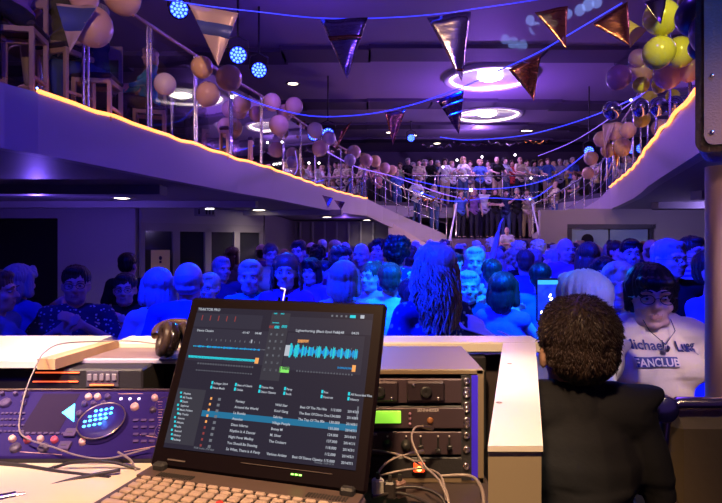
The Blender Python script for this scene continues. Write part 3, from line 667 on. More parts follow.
def hair(style, voxel=.0075):
    k = (style, voxel)
    if k in HAIR: return HAIR[k]
    b = MB(); r2 = random.Random(len(HAIR) + 3)
    cap_ = lambda: (b.ell((0, .020, 1.650), (.085, .100, .082), seg=24, rings=16), b.ell((0, .050, 1.605), (.074, .066, .075), seg=20, rings=12))
    if style == 'short': cap_(); b.ell((0, -.045, 1.695), (.056, .042, .026))
    elif style == 'fringe': b.ell((0, .014, 1.650), (.086, .103, .084), seg=24, rings=16); b.ell((0, .04, 1.60), (.084, .07, .08)); b.cap((-.045, -.076, 1.662), (.045, -.076, 1.662), .021); [b.cap((s * .079, -.015, 1.65), (s * .081, 0, 1.56), .019, .013) for s in (-1, 1)]
    elif style == 'bald': b.ell((0, .012, 1.632), (.079, .099, .092), seg=24, rings=16); b.ell((0, .03, 1.57), (.070, .066, .05))
    elif style in ('bob', 'long'):
        z = 1.50 if style == 'bob' else 1.36
        b.ell((0, .016, 1.655), (.092, .108, .085), seg=24, rings=16); b.ell((0, .055, (1.62 + z) / 2), (.088, .058, (1.66 - z) / 2 + .03))
        for s in (-1, 1): b.cap((s * .080, -.01, 1.65), (s * .088, .005, z + .03), .030, .034); b.cap((s * .03, -.078, 1.70), (s * .074, -.052, 1.655), .022)
    elif style in ('curly', 'wild'):
        n = 150 if style == 'wild' else 90
        for i in range(n):
            a = r2.uniform(0, 2 * PI); t = r2.uniform(-1, 1) if style == 'curly' else r2.uniform(-1.6, 1)
            z = 1.66 + t * .075; R = .088 if t < .2 else .088 * math.sqrt(max(.05, 1 - ((t - .2) / .85) ** 2)); R *= 1.12 if style == 'wild' else 1.05
            if math.sin(a) < -.55 and t < .35: continue
            b.ell((math.cos(a) * R, .02 + math.sin(a) * R * 1.08, z if style == 'curly' else z - .03), r2.uniform(.017, .03), seg=8, rings=6)
        b.ell((0, .02, 1.655), (.088, .102, .08)); b.ell((0, .05, 1.59), (.08, .06, .09))
    elif style == 'wavy':
        b.ell((0, .020, 1.655), (.090, .104, .084), seg=24, rings=16); b.ell((0, .055, 1.57), (.09, .06, .11))
        for i in range(300):
            t = r2.uniform(-.30, PI + .30) + (0 if i % 4 else r2.uniform(-.15, .15)); R0 = r2.uniform(.076, .09); z1 = r2.uniform(1.33, 1.44); w0 = r2.uniform(0, 6); pts = []
            for j in range(12):
                q = j / 11; z = 1.735 - (1.735 - z1) * q; Rr = (R0 if z < 1.655 else R0 * math.sqrt(max(.03, 1 - ((z - 1.655) / .083) ** 2))) + .022 * math.sin(max(0, q - .2) * PI) + .008 * math.sin(q * 17 + w0); tt = t + .13 * math.sin(q * 13 + w0)
                pts.append((math.cos(tt) * Rr, .02 + math.sin(tt) * Rr * 1.0, z))
            b.tube(pts, lambda q: .0058 * (1.1 - .7 * q), seg=5)
    elif style == 'bun': cap_(); b.ell((0, .105, 1.70), (.038, .036, .036))
    elif style == 'cap':
        b.ell((0, .012, 1.655), (.090, .106, .078), seg=24, rings=16)
    me = baked(b, [HR['brown']], voxel, 1, 'hair_' + style) if style != 'wavy' else b.mesh('hair_wavy', [HR['brown']])
    if style == 'bald':
        vs = [v.co[:] for v in me.vertices]; fs = [tuple(p.vertices) for p in me.polygons if p.center.z < 1.632 + .25 * (p.center.y - .05) and p.center.y > -.012]; b2 = MB(); b2.add(vs, fs, 0, None, True); me = b2.mesh('hair_bald', [HR['brown']])
    amp = {'bald': .002, 'cap': .0, 'wavy': .002}.get(style, .008)
    NN = [v.normal.copy() for v in me.vertices]
    for i_, v in enumerate(me.vertices):
        c = v.co; a = math.atan2(c.y - .02, c.x)
        v.co += NN[i_] * amp * (noise.noise(Vector((a * 9, c.z * 7, 2.2))) + .5 * noise.noise(Vector((a * 22, c.z * 10, 5))))
    HAIR[k] = me; return me
def eye_mesh():
    b = MB(); b.ell((0, 0, 0), (.0125, .0115, .0115), 0, 14, 10); b.ell((0, -.0085, 0), (.0058, .0042, .0058), 1, 12, 8); return b.mesh('eye', [mat('eye white', (.42, .38, .36), .3), mat('iris', (.06, .04, .03), .2)])
EYE = eye_mesh()
def brow_mesh():
    b = MB(); b.tube([(-.018, .002, -.003), (-.008, -.003, .002), (.006, -.003, .003), (.018, .003, -.002)], lambda t: .0035 * (1 - .5 * t), seg=6); return b.mesh('eyebrow', [HR['dark brown']])
BROW = brow_mesh()
def glasses_mesh():
    b = MB()
    for s in (-1, 1):
        b.tube([(s * .033 + .024 * math.cos(2 * PI * i / 20), -.112 + .004 * abs(math.cos(2 * PI * i / 20)), 1.602 + .017 * math.sin(2 * PI * i / 20)) for i in range(20)], .0018, seg=6, closed=True)
        b.tube([(s * .056, -.108, 1.607), (s * .078, -.06, 1.606), (s * .083, .0, 1.604), (s * .084, .03, 1.592)], .0016, seg=6)
    b.tube([(-.010, -.113, 1.605), (0, -.117, 1.608), (.010, -.113, 1.605)], .0016, seg=6); return b.mesh('glasses', [mat('dark frames', (.03, .03, .03), .3)])
GLM = glasses_mesh()
def child(name, me, parent, m=None, slot=0):
    o = bpy.data.objects.new(name, me); COL.objects.link(o); o.parent = parent
    if m: o.material_slots[slot].link = 'OBJECT'; o.material_slots[slot].material = m
    return o
NP = [0]; PLACED = []
def person(x, y, ztop, rz, label, pose='down', fem=False, hs='short', hc='brown', top='white', sleeve='short', skin=0, legs=None, turn=0, glasses=False, faces=None, feet=FZ, group='dancing and clapping crowd', voxel=.0095, sit=False, wide=1., arm=None, shoes=False, drop=.015, nar=1.):
    me, tp, lg = proto(pose, fem, sleeve, turn, voxel, sit, arm, drop=drop, nar=nar)
    s = (ztop - feet) / (1.735 - drop)
    o = bpy.data.objects.new('person', me); COL.objects.link(o)
    o.location = (x, y, feet); o.rotation_euler = (0, 0, rz); o.scale = (s * wide, s * wide, s)
    if abs(s - 1) > .12: o.scale = (s * .97 * wide if s > 1 else max(s, .9) * wide, s * .97 * wide if s > 1 else max(s, .9) * wide, s)
    o.material_slots[0].link = 'OBJECT'; o.material_slots[0].material = SK[skin]
    tag(o, label, 'person', group)
    child('shirt', tp, o, FAB[top] if isinstance(top, str) else top); child('trousers', lg, o, legs or (DARKT if NP[0] % 3 else JEAN))
    h = child('hair' if hs != 'cap' else 'cap', hair(hs, .0075 if voxel > .007 else .006), o, HR.get(hc) or FAB.get(hc)); h.rotation_euler = (0, 0, turn); h.location = (0, 0, -drop)
    near = y < 7.5
    if faces if faces is not None else near and math.cos(rz + turn) > -.2:
        M = Matrix.Translation((0, 0, -drop)) @ Matrix.Rotation(turn, 4, 'Z')
        for sx in (-1, 1):
            e = child('eye', EYE, o); e.location = M @ Vector((sx * .031, -.0790, 1.603)); e.rotation_euler = (0, 0, turn); e.scale = (1, 1, .62)
            e = child('eyebrow', BROW, o, HR['grey' if hc == 'white' else hc] if hc in HR else HR['brown']); e.location = M @ Vector((sx * .033, -.096, 1.630)); e.rotation_euler = (0, 0, turn); e.scale = (sx, 1, 1)
    if glasses:
        g = child('glasses', GLM, o); g.rotation_euler = (0, 0, turn); g.location = (0, 0, -drop)
    if shoes:
        for sx in (-1, 1):
            q = child('shoe', BODY['shoe'], o); q.location = (sx * .105, .0, 0)
    NP[0] += 1; PLACED.append((x, y, feet))
    return o
def at(u, v, Y, rz, label, **k):
    p = P(u, v, Y); return person(p.x, Y, p.z, math.radians(rz), label, **k)
# ---- left part of the floor crowd
at(-3, 268, 3.1, 100, 'person in blue top cut by the left picture edge', pose='down', hs='short', hc='brown', top='blue')
at(20, 264, 3.9, 160, 'grey-haired person in blue from behind, before the dark doorway', pose='clap', fem=True, hs='bob', hc='grey', top='blue', wide=1.0)
at(76, 264, 3.5, 22, 'man with glasses in a dotted dark shirt clapping in front of the lilac wall', pose='clap', hs='short', hc='dark brown', top='dotted', glasses=True, turn=0)
at(125, 272, 4.0, 15, 'dark-haired woman with glasses in black sleeveless top, clapping beside the dotted shirt', pose='clap', fem=True, hs='short', hc='dark brown', top='black', sleeve='none', glasses=True)
at(128, 252, 5.6, 175, 'black-haired person standing behind the woman in the sleeveless top', hs='short', hc='black', top='black', faces=False)
at(158, 268, 3.5, 205, 'person with grey bob in white shirt seen from behind, beside the bald man', fem=True, hs='bob', hc='grey', top='white', pose='down')
at(189, 260, 3.45, 185, 'bald man seen from behind in a broad blue shirt', hs='bald', hc='grey', top='blue', pose='down', wide=1.08)
at(209, 272, 4.3, -10, 'woman with glasses and short fair hair behind the bald man', fem=True, hs='short', hc='blonde', top='pink', glasses=True, pose='clap')
at(222, 256, 5.5, 40, 'grey-haired man in a dark top left of the woman in teal', hs='short', hc='grey', top='navy')
at(250, 259, 4.1, 5, 'smiling woman with short fair hair in a teal sweater', fem=True, hs='short', hc='blonde', top='teal', sleeve='long', pose='down', wide=1.05)
at(271, 243, 6.3, 20, 'woman in a yellow blouse standing behind the woman in teal', fem=True, hs='bun', hc='brown', top='yellow')
at(286, 253, 4.0, 0, 'woman with long red-brown curls in dark cardigan, holding a straw drink', fem=True, hs='wavy', hc='red-brown', top='purple', sleeve='long', pose='drink')
at(298, 240, 6.6, -10, 'dark-haired person right behind the red-haired woman', hs='short', hc='dark brown', top='blue')
at(311, 258, 5.2, -20, 'woman with a dark bob between the red-haired woman and the bright blonde', fem=True, hs='bob', hc='black', top='violet', pose='clap')
at(326, 260, 5.9, 60, 'dark-haired woman in profile left of the bright blonde bob', fem=True, hs='short', hc='dark brown', top='violet', pose='clap')
at(344, 261, 3.7, 170, 'person with bright blonde bob seen from behind, lit cyan', fem=True, hs='bob', hc='blonde', top='white')
at(342, 247, 5.6, 30, 'curly-haired woman behind the bright blonde bob', fem=True, hs='curly', hc='brown', top='violet')
at(361, 242, 5.9, -20, 'bald man lit violet behind the blonde bob', hs='bald', hc='grey', top='violet')
at(379, 238, 6.4, -30, 'dark-haired man in front of the cream stair wall', hs='short', hc='black', top='grey')
at(371, 261, 4.5, -35, 'woman in a pale blouse with her hair up, right of the blonde bob', fem=True, hs='bun', hc='brown', top='pink', pose='clap')
at(397, 237, 5.0, 160, 'curly dark-haired man seen from behind in a pale patterned shirt', hs='curly', hc='black', top='floral')
at(390, 262, 3.9, 175, 'person in white top from behind, just above the laptop corner', fem=True, hs='short', hc='brown', top='white')
at(433, 243, 2.7, 200, 'woman with big wavy blonde hair and floral blouse, seen from behind', fem=True, hs='wavy', hc='blonde', top='floral', sleeve='long', wide=1.0, pose='down')
at(417, 277, 3.2, 40, 'child-height person with brown hair beside the wavy-haired woman', fem=True, hs='long', hc='brown', top='floral', pose='clap')
at(455, 252, 5.0, 20, 'person in dark blue between the wavy hair and the smiling faces', hs='short', hc='dark brown', top='navy')
at(475, 246, 4.8, -10, 'laughing short-haired blonde woman, upper of two bright faces', fem=True, hs='short', hc='blonde', top='blue', pose='clap')
at(468, 270, 4.0, -5, 'laughing grey-haired woman in dark jacket, lower of two bright faces', fem=True, hs='short', hc='grey', top='navy', sleeve='long', wide=1.1, pose='down')
at(492, 258, 4.6, 165, 'dark-haired man with a white collar right of the lower bright face', hs='short', hc='dark brown', top='white')
at(503, 272, 3.7, 150, 'person with dark bob dancing left of the held-up phone', pose='clap', fem=True, hs='bob', hc='dark brown', top='violet', sleeve='none')
at(525, 249, 5.4, 170, 'person with one arm up in the middle of the crowd', pose='oneup', hs='short', hc='brown', top='blue')
at(541, 262, 4.4, 150, 'dark-haired person in blue just behind the held-up phone', hs='short', hc='black', top='blue')
# ---- right part
at(566, 237, 6.2, 10, 'man with bald head lit violet, left of the long-haired woman', hs='bald', hc='grey', top='violet')
at(588, 242, 5.4, 170, 'woman with long brown hair seen from behind in front of the door', fem=True, hs='long', hc='brown', top='grey')
at(604, 257, 4.3, -30, 'small dark-haired person left of the smiling blonde', fem=True, hs='bob', hc='dark brown', top='violet')
at(619, 262, 3.1, -25, 'smiling blonde woman in patterned blouse, left of the printed T-shirt', fem=True, hs='bob', hc='blonde', top='paisley')
at(631, 238, 5.0, -15, 'dark-haired man in a pale yellow shirt before the double door', hs='short', hc='black', top='yellow')
at(617, 240, 6.8, 20, 'woman with dark hair left of the man in the yellow shirt', fem=True, hs='bun', hc='dark brown', top='pink')
at(651, 238, 6.2, 180, 'tanned bald man behind the older man with glasses', hs='bald', hc='brown', top='cream', skin=1)
at(670, 238, 3.75, 12, 'older grey-haired man with glasses and black shirt behind the printed T-shirt', hs='short', hc='grey', top='black', glasses=True, wide=1.05)
at(693, 235, 4.7, 10, 'man with glasses and short dark hair in a light shirt by the pink column', hs='short', hc='dark brown', top='striped', glasses=True, pose='clap')
at(716, 248, 3.1, 30, 'person half hidden behind the pink column, clapping', hs='short', hc='dark brown', top='blue', pose='clap')
# ---- woman in the printed shirt
fan = at(650, 262, 2.25, -4, 'black-haired woman with glasses in cream T-shirt with printed club name, arms crossed', pose='crossed', fem=True, hs='fringe', hc='black', top='cream', sleeve='short', glasses=True, voxel=.006, wide=1.0, group=None, turn=math.radians(-10), drop=.07, nar=1.13)
bpy.context.view_layer.update()
sh = [c for c in fan.children if c.name.startswith('shirt')][0]
bvh = BVHTree.FromPolygons([v.co.copy() for v in sh.data.vertices], [tuple(p.vertices) for p in sh.data.polygons])
def print_on(parent, name, m, fn, dy=.0035):
    b = MB(); fn(b); vs = []
    for x, y, z in b.v:
        hit = bvh.ray_cast(Vector((x, -1, z)), Vector((0, 1, 0))); vs.append((x, (hit[0].y if hit[0] else -.15) - dy, z))
    b.v = vs; return b.build(name, m, parent)
ink = mat('navy print', (.03, .035, .16), .5)
def shirt_words(b, k=0):
    M = lambda x, z: Matrix.Translation((x, 0, z)) @ Matrix.Rotation(PI / 2, 4, 'X')
    if k == 0: text_mb(b, 'Michael', .045, M(-.128, 1.352), bold=.0010)
    else: text_mb(b, 'Lueg', .045, M(.048, 1.348), bold=.0010)
def club_box(b):
    n = 40
    for i in range(n):
        x0 = -.112 + .150 * i / n; x1 = -.112 + .150 * (i + 1) / n
        for z0, z1 in [(1.298 + .0055 * t, 1.3035 + .0055 * t) for t in range(6)]: b.add([(x0, 0, z0), (x1, 0, z0), (x1, 0, z1), (x0, 0, z1)], [(0, 1, 2, 3)])
def club_words(b): text_mb(b, 'FANCLUB', .036, Matrix.Translation((-.037, 0, 1.3015)) @ Matrix.Rotation(PI / 2, 4, 'X'), align='CENTER', bold=.0008)
print_on(sh, 'lettering', ink, shirt_words, .008); print_on(sh, 'lettering', ink, lambda q: shirt_words(q, 1), .008); print_on(sh, 'print_box', ink, club_box, .009); print_on(sh, 'lettering', mat('cream print', (.75, .68, .55), .6), club_words, .013)
e = MB(); e.tube([(-.05, -.055, 1.455), (-.045, -.10, 1.42), (0, -.125, 1.375), (.045, -.10, 1.42), (.05, -.055, 1.455)], .0018, seg=6); e.build('necklace_cord', black, fan)
e = MB(); e.ell((0, -.135, 1.362), (.011, .005, .014)); e.build('pendant', chrome, fan)
# ---- person holding up a phone
filmer = at(581, 268, 2.0, 192, 'person with short white hair and pale top from behind, filming with a raised phone', pose='phone', hs='short', hc='white', top='white', sleeve='long', voxel=.006, wide=1.03, group=None, nar=.66, arm=[((.33, -.12, 1.22), (.25, -.30, 1.41)), ((-.20, -.18, 1.24), (.10, -.33, 1.36))])
ph = empty('smartphone', 'smartphone held upright with a glowing blue camera picture on its screen', 'phone', tuple(P(547.5, 300, 2.32)), math.radians(2))
ph.scale = (1.1, 1.1, 1.1)
MB().box((0, 0, 0), (.088, .008, .165), 0, bev=.004).build('phone_body', black, ph)
e = MB(); e.box((0, -.0046, .0), (.078, .001, .150), 0); e.build('screen', mat('phone picture', (.02, .05, .3), .2, emit=(.01, .05, .75), es=.8, col2=(.1, .3, .9), cscale=30), ph)
e = MB(); e.box((0, -.0054, .067), (.078, .001, .016), 0); e.build('menu_bar', mat('phone bar', (.1, .6, .7), .3, emit=(.05, .55, .75), es=1.0), ph)
e = MB(); e.ell((-.024, -.0056, -.045), (.005, .001, .005)); [e.ell((.01 + .004 * math.sin(i * 2.1), -.0056, .015 + .005 * math.cos(i * 2.9) - .003 * i), (.004, .001, .003)) for i in range(5)]; e.build('shutter_button', spark, ph)
# ---- boy in front
boy = at(577, 294, 1.37, 172, 'boy with dark brown hair in a black T-shirt, seen from behind in the foreground', hs='short', hc='dark brown', top='black', sleeve='short', voxel=.006, wide=1.04, group=None, skin=1, legs=JEAN, drop=.06, nar=.76)
# strands of hair on the boy
r3 = random.Random(11); b = MB()
hm = HAIR[('short', .006)]; bv = BVHTree.FromPolygons([v.co.copy() for v in hm.vertices], [tuple(p.vertices) for p in hm.polygons])
crown = Vector((.012, .07, 1.71)); cen = Vector((0, .02, 1.635))
for i in range(7000):
    th = r3.uniform(0, 2 * PI); ph_ = math.acos(r3.uniform(-.75, 1)); d = Vector((math.sin(ph_) * math.cos(th), math.sin(ph_) * math.sin(th), math.cos(ph_)))
    h = bv.ray_cast(cen + d * .3, -d)
    if not h[0]: continue
    p, n_ = h[0], h[1]
    if p.z < 1.572 or (p.y < -.045 and p.z < 1.66): continue
    flow = (p - crown); flow = flow - n_ * flow.dot(n_); flow.z -= .03
    if flow.length < 1e-4: continue
    flow = (flow.normalized() + Vector((r3.gauss(0, .13), r3.gauss(0, .13), r3.gauss(0, .08)))); flow = (flow - n_ * flow.dot(n_)).normalized(); sd = flow.cross(n_).normalized() * r3.uniform(.0009, .0016)
    L = r3.uniform(.010, .020); a = p + n_ * .0005; m_ = a + flow * L * .55 + n_ * r3.uniform(.001, .0025); c = a + flow * L + n_ * r3.uniform(-.001, .0012)
    b.add([a - sd, a + sd, m_ + sd * .8, m_ - sd * .8, c, a + n_ * .001, m_ + n_ * .001], [(0, 1, 5), (0, 5, 6, 3), (5, 1, 2, 6), (3, 6, 4), (6, 2, 4), (0, 3, 2, 1), (3, 4, 2)], 0, None, True)
bh = [c for c in boy.children if c.name.startswith('hair')][0]
b.build('hair_strands', mat('boy hair', (.045, .027, .022), .4, spec=.35), bh)
# ---- filler rows deeper in the crowd
ORD = ['first', 'second', 'third', 'fourth', 'fifth', 'sixth', 'seventh', 'eighth', 'ninth', 'tenth', 'eleventh', 'twelfth', 'thirteenth', 'fourteenth', 'fifteenth', 'sixteenth', 'seventeenth', 'eighteenth', 'nineteenth', 'twentieth']
def row(us, Y, vt, dv, where, seed, rz=180, spread=40, poses=('down', 'clap', 'down', 'down', 'clap'), tops=('blue', 'navy', 'white', 'violet', 'black', 'grey'), feet=FZ, group='dancing and clapping crowd', shoes=False, faces=False, prefix='person', jy=.35):
    r = random.Random(seed); us = sorted(us)
    for i, u in enumerate(us):
        fem = r.random() < .5; hs = r.choice(['bob', 'long', 'bun', 'short', 'curly'] if fem else ['short', 'short', 'bald', 'short', 'curly']); hc = r.choice(['dark brown', 'brown', 'grey', 'blonde', 'black']); tp = r.choice(tops); ps = r.choice(poses)
        act = {'down': 'standing', 'clap': 'clapping', 'up': 'arms up', 'oneup': 'arm up', 'rail': 'leaning', 'crossed': 'arms folded', 'drink': 'hand raised'}[ps]
        hd = {'bald': 'balding', 'bob': hc.replace('dark ', 'dark-') + '-bobbed', 'long': 'long-haired ' + hc, 'bun': hc + ' hair in a bun', 'curly': 'curly ' + hc, 'short': 'short ' + hc}[hs]
        best = None
        for _ in range(24):
            y = Y + r.uniform(-jy, jy) * 2.2; x_ = (u - 361) / F * y; m_ = min([math.hypot(x_ - q[0], y - q[1]) for q in PLACED if abs(q[2] - feet) < .5] or [9])
            if best is None or m_ > best[0]: best = (m_, y)
            if m_ > .5: break
        y = best[1]; v = vt + r.uniform(-dv, dv); p = P(u, v, y); zt = p.z
        lo, hi = feet + 1.60, feet + 1.88; zt = min(max(zt, lo), hi)
        person(p.x, y, zt, math.radians(rz + r.uniform(-spread, spread)), '%s in %s %s, %s from left %s' % ({'bun': hc + '-haired person with bun', 'bald': 'bald person', 'bob': hc + '-bobbed person', 'curly': 'curly-haired person', 'long': 'long-haired person', 'short': hc + '-haired person'}[hs].replace('dark ', 'dark-'), tp, act, ORD[i], where), pose=ps, fem=fem, hs=hs, hc=hc, top=tp, feet=feet, group=group, shoes=shoes, faces=faces, legs=r.choice([JEAN, DARKT, DARKT, BEIGET]), skin=r.choice([0, 1, 2]))
row([408, 425, 447, 470, 497, 514, 533, 552, 574], 7.0, 246, 4, 'in the middle dance-floor row', 3)
row([312, 335, 357, 420, 440, 459, 480, 499, 518, 537, 556, 598, 640], 9.0, 243, 3, 'in the deeper dance-floor row', 5)
row([300, 322, 345, 372, 404, 416, 430, 445, 461, 476, 491, 522, 537, 551, 565, 580], 11.5, 241, 3, 'in the row nearest the stairs', 8)
row([232, 262, 285, 318, 348], 8.0, 246, 3, 'before the glazed doors', 13, poses=('down', 'clap', 'drink'))
row([596, 612, 645, 676, 702], 8.6, 242, 3, 'before the pale double door', 17, rz=20, poses=('down', 'clap'))
# man in white on the lower steps
p = P(507, 227, 16.6); person(p.x, 16.6, p.z, 0, 'bald man in a white shirt standing alone on the stair steps above the crowd', hs='bald', hc='grey', top='white', feet=.62, group=None, shoes=True, pose='crossed', legs=DARKT)
LG = 'people standing on the stair landing'
for i, (u, Y, f, hs, hc, tp, ps, lab, lg, rz) in enumerate([
    (461, 19.2, 0, 'short', 'brown', 'blue', 'down', 'man in blue at the left end of the landing, next to the left handrail', DARKT, 20),
    (474, 19.0, 1, 'bob', 'blonde', 'violet', 'down', 'woman in violet second from left on the landing', DARKT, 10),
    (484, 19.3, 0, 'short', 'dark brown', 'white', 'down', 'man in a white shirt and dark trousers on the landing', DARKT, 0),
    (495, 19.1, 1, 'long', 'brown', 'black', 'crossed', 'long-haired woman in black in the middle of the landing', DARKT, 0),
    (506, 19.35, 0, 'short', 'black', 'navy', 'down', 'man in navy just right of the middle of the landing', JEAN, -10),
    (517, 19.0, 0, 'short', 'grey', 'black', 'clap', 'grey-haired man in black near the right handrail on the landing', DARKT, -10),
    (527, 19.4, 1, 'bun', 'dark brown', 'cream', 'down', 'woman in cream at the right end of the landing', BEIGET, -20)]):
    p = P(u, 0, Y); person(p.x, Y, LZ + rnd.uniform(1.6, 1.8), math.radians(rz), lab, pose=ps, fem=bool(f), hs=hs, hc=hc, top=tp, feet=LZ, group=LG, shoes=True, legs=lg)
UG = 'onlookers on the far upper deck'
row([408, 419, 431, 445, 463, 480, 497, 505, 520, 534, 548, 560, 573], 21.3, 158, 2, 'along the far upper rail', 21, rz=0, spread=25, poses=('down', 'rail', 'rail', 'crossed'), tops=('white', 'blue', 'cream', 'black', 'pink', 'striped', 'white'), feet=DECK - .03, group=UG, shoes=True, jy=.15)
row([400, 413, 425, 438, 452, 470, 488, 512, 527, 541, 554, 567], 22.6, 158, 2, 'in the far deck second row', 22, rz=0, spread=30, poses=('down', 'clap', 'crossed'), tops=('white', 'navy', 'grey', 'red', 'blue', 'yellow'), feet=DECK - .03, group=UG, jy=.2)
row([396, 417, 436, 458, 476, 494, 516, 538, 560], 24.2, 158, 2, 'in the far deck back row', 23, rz=0, spread=30, poses=('down', 'clap'), tops=('white', 'navy', 'grey', 'violet', 'blue'), feet=DECK - .03, group=UG, jy=.2)
# on the side decks and flights
def along(path, zf, ts, side, off, labf, seed, group, poses=('rail', 'down', 'rail')):
    r = random.Random(seed); pts = lerp_path(path, .05)
    for i, t in enumerate(ts):
        j = int(t * (len(pts) - 1)); q = pts[j][0]; q2 = pts[min(j + 3, len(pts) - 1)][0]; q0 = pts[max(0, j - 3)][0]; d = (q2 - q0).normalized(); n_ = Vector((d.y, -d.x, 0)) * side
        q = q + n_ * (off + r.uniform(-.05, .12)); z = zf(t); inward = -n_; rz = math.atan2(inward.y, inward.x) + PI / 2
        fem = r.random() < .5; hs = r.choice(['bob', 'long', 'bun'] if fem else ['short', 'short', 'bald']); hc = r.choice(['dark brown', 'brown', 'grey', 'blonde']); tp = r.choice(['white', 'navy', 'blue', 'cream', 'grey', 'pink'])
        person(q.x, q.y, z + r.uniform(1.62, 1.82), rz + r.uniform(-.4, .4), labf(i, hc, tp, fem), pose=r.choice(poses), fem=fem, hs=hs, hc=hc, top=tp, feet=z, group=group, shoes=True, faces=False, legs=r.choice([JEAN, DARKT]))
wm = lambda f: 'woman' if f else 'man'
along(left, cst(DECK - .03), [.60, .645, .68, .715, .75, .79, .825, .86, .895, .93, .965], -1, .55, lambda i, h, t, f: '%s in %s, %s along the far left balcony rail' % (wm(f), t, ORD[i]), 31, 'onlookers on the left balcony')
along(right, cst(DECK - .03), [.60, .66, .72, .78, .84, .90, .96], 1, .55, lambda i, h, t, f: '%s in %s, %s along the far right balcony rail' % (wm(f), t, ORD[i]), 32, 'onlookers on the right balcony')
along(lstair, lambda t: DECK - .0 - 1.2 * t, [.12, .3, .5, .7, .88], -1, .5, lambda i, h, t, f: '%s in %s, %s from the top of the left flight' % (wm(f), t, ORD[i]), 33, 'onlookers on the left flight', ('down', 'rail'))
along(rstair, lambda t: DECK - .0 - 1.2 * t, [.12, .3, .5, .7, .88], 1, .5, lambda i, h, t, f: '%s in %s, %s from the top of the right flight' % (wm(f), t, ORD[i]), 34, 'onlookers on the right flight', ('down', 'rail'))
# seated guests at the near left balcony, on stools
wood_l = mat('beige wood', (.62, .42, .30), .45, bump=.1, bscale=20, stretch=(1, 1, .1)); seatm = mat('dark seat', (.06, .04, .06), .6)
def stool(u, v, Y, rz, label, h=.72):
    p = P(u, 0, Y); o = empty('bar_stool' if h > .6 else 'wooden_chair', label, 'stool' if h > .6 else 'chair', (p.x, Y, DECK - .03), rz)
    w = .19
    for sx in (-1, 1):
        for sy in (-1, 1): e = MB(); e.box((sx * w, sy * w, h / 2), (.045, .045, h), bev=.006); e.build('leg', wood_l, o)
    e = MB(); [e.box((0, sy * w, h - .03), (2 * w, .04, .05)) for sy in (-1, 1)]; [e.box((sx * w, 0, h - .03), (.04, 2 * w, .05)) for sx in (-1, 1)]; e.build('seat_frame', wood_l, o)
    for sx in (-1, 1): e = MB(); e.box((sx * w, 0, h * .35), (.03, 2 * w, .03)); e.build('stretcher', wood_l, o)
    MB().box((0, 0, h + .03), (.44, .44, .06), bev=.02).build('seat', seatm, o)
    e = MB(); [e.box((sx * w, w, h + .25), (.04, .035, .46)) for sx in (-1, 1)]; e.box((0, w, h + .40), (.40, .03, .16), bev=.01); e.build('backrest', wood_l, o); return o
stool(18, 30, 5.5, .2, 'beige wooden bar stool at the top left corner of the picture')
stool(66, 30, 6.15, -.3, 'beige wooden bar stool behind the striped pennant at the top left')
stool(98, 60, 6.4, .1, 'beige wooden chair under the seated guest in jeans', .48)
stool(216, 100, 9.3, .2, 'beige wooden chair beside the post below the gold balloon trio', .48)
stool(243, 120, 10.3, 0, 'beige wooden chair left of the peach balloon trio', .48)
stool(150, 100, 7.9, .3, 'beige wooden chair behind the pale lone balloon', .48)
SG = 'seated guests on the left balcony'
def seated(u, Y, rz, lab, seat, **k):
    p = P(u, 0, Y); person(p.x, Y, DECK - .03 - (.82 - seat) + 1.725, rz, lab, sit=True, feet=DECK - .03 - (.82 - seat), group=SG, pose='rail', faces=False, **k)
seated(16, 5.4, -.2, 'guest in a pale violet shirt seated on the bar stool at the top left corner', .72, top='violet', hs='short', hc='brown', legs=DARKT)
seated(66, 6.15, -1.9, 'guest in an olive top seated on the bar stool behind the striped pennant', .72, top='olive', fem=True, hs='long', hc='brown', legs=BEIGET)
seated(98, 6.4, -1.2, 'guest in blue jeans seated on a chair behind the big gold balloon', .48, top='navy', legs=JEAN, hs='short', hc='grey')
seated(150, 7.9, -.9, 'guest in a pale shirt seated behind the lone pale balloon', .48, top='teal', sleeve='long', legs=DARKT, fem=True, hs='bob', hc='blonde')
seated(216, 9.3, -.9, 'guest in dark clothes seated below the gold balloon trio', .48, top='black', legs=DARKT, hs='short', hc='dark brown')
seated(243, 10.3, -.9, 'guest in white seated left of the peach balloon trio', .48, top='white', legs=DARKT, fem=True, hs='bun', hc='brown')
def htable(u, Y, label):
    p = P(u, 0, Y); o = empty('cocktail_table', label, 'table', (p.x, Y, DECK - .03))
    MB().lathe([(.001, 1.08), (.34, 1.08), (.35, 1.06), (.34, 1.04), (.001, 1.04)], seg=28).build('tabletop', wood_rail, o); MB().cyl((0, 0, 0), (0, 0, 1.05), .035).build('column', steel, o); MB().lathe([(.26, 0), (.25, .02), (.04, .04)], seg=24).build('base', steel, o)
htable(40, 7.2, 'tall round table between the two bar stools on the left balcony'); htable(172, 9.2, 'tall round table behind the paired steel posts on the left balcony'); htable(268, 12.0, 'tall round table behind the peach balloon trio')
# ================================================================== DJ CONSOLE
lam = mat('white laminate', (.80, .76, .68), .4, bump=.03, bscale=60)
dkwood = mat('console dark carcass', (.05, .035, .035), .6, bump=.1, bscale=30)
brownb = mat('mauve brown board', (.30, .20, .20), .45, bump=.05, bscale=40, col2=(.24, .16, .16), cscale=8, stretch=(1, 8, 8))
oakb = mat('raw pine edge', (.75, .50, .26), .5, bump=.1, bscale=30, col2=(.62, .38, .18), cscale=6, stretch=(8, 1, 1))
con = empty('dj_console', 'white-topped DJ booth with raised rim around the equipment in the foreground', 'DJ booth', (0, 1.0, FZ))
CM = Matrix.Translation((0, -1.0, -FZ))
def cb(c, d, name, m, bev=.003, rz=0, lab=None):
    e = MB(); e.box(c, d, 0, CM, rz=rz, bev=bev); return e.build(name, m, con, lab)
zR = 1.5
cb((-.08, 1.415, zR - .0125), (1.05, .10, .025), 'rear_rim', lam)                  # strip behind the equipment
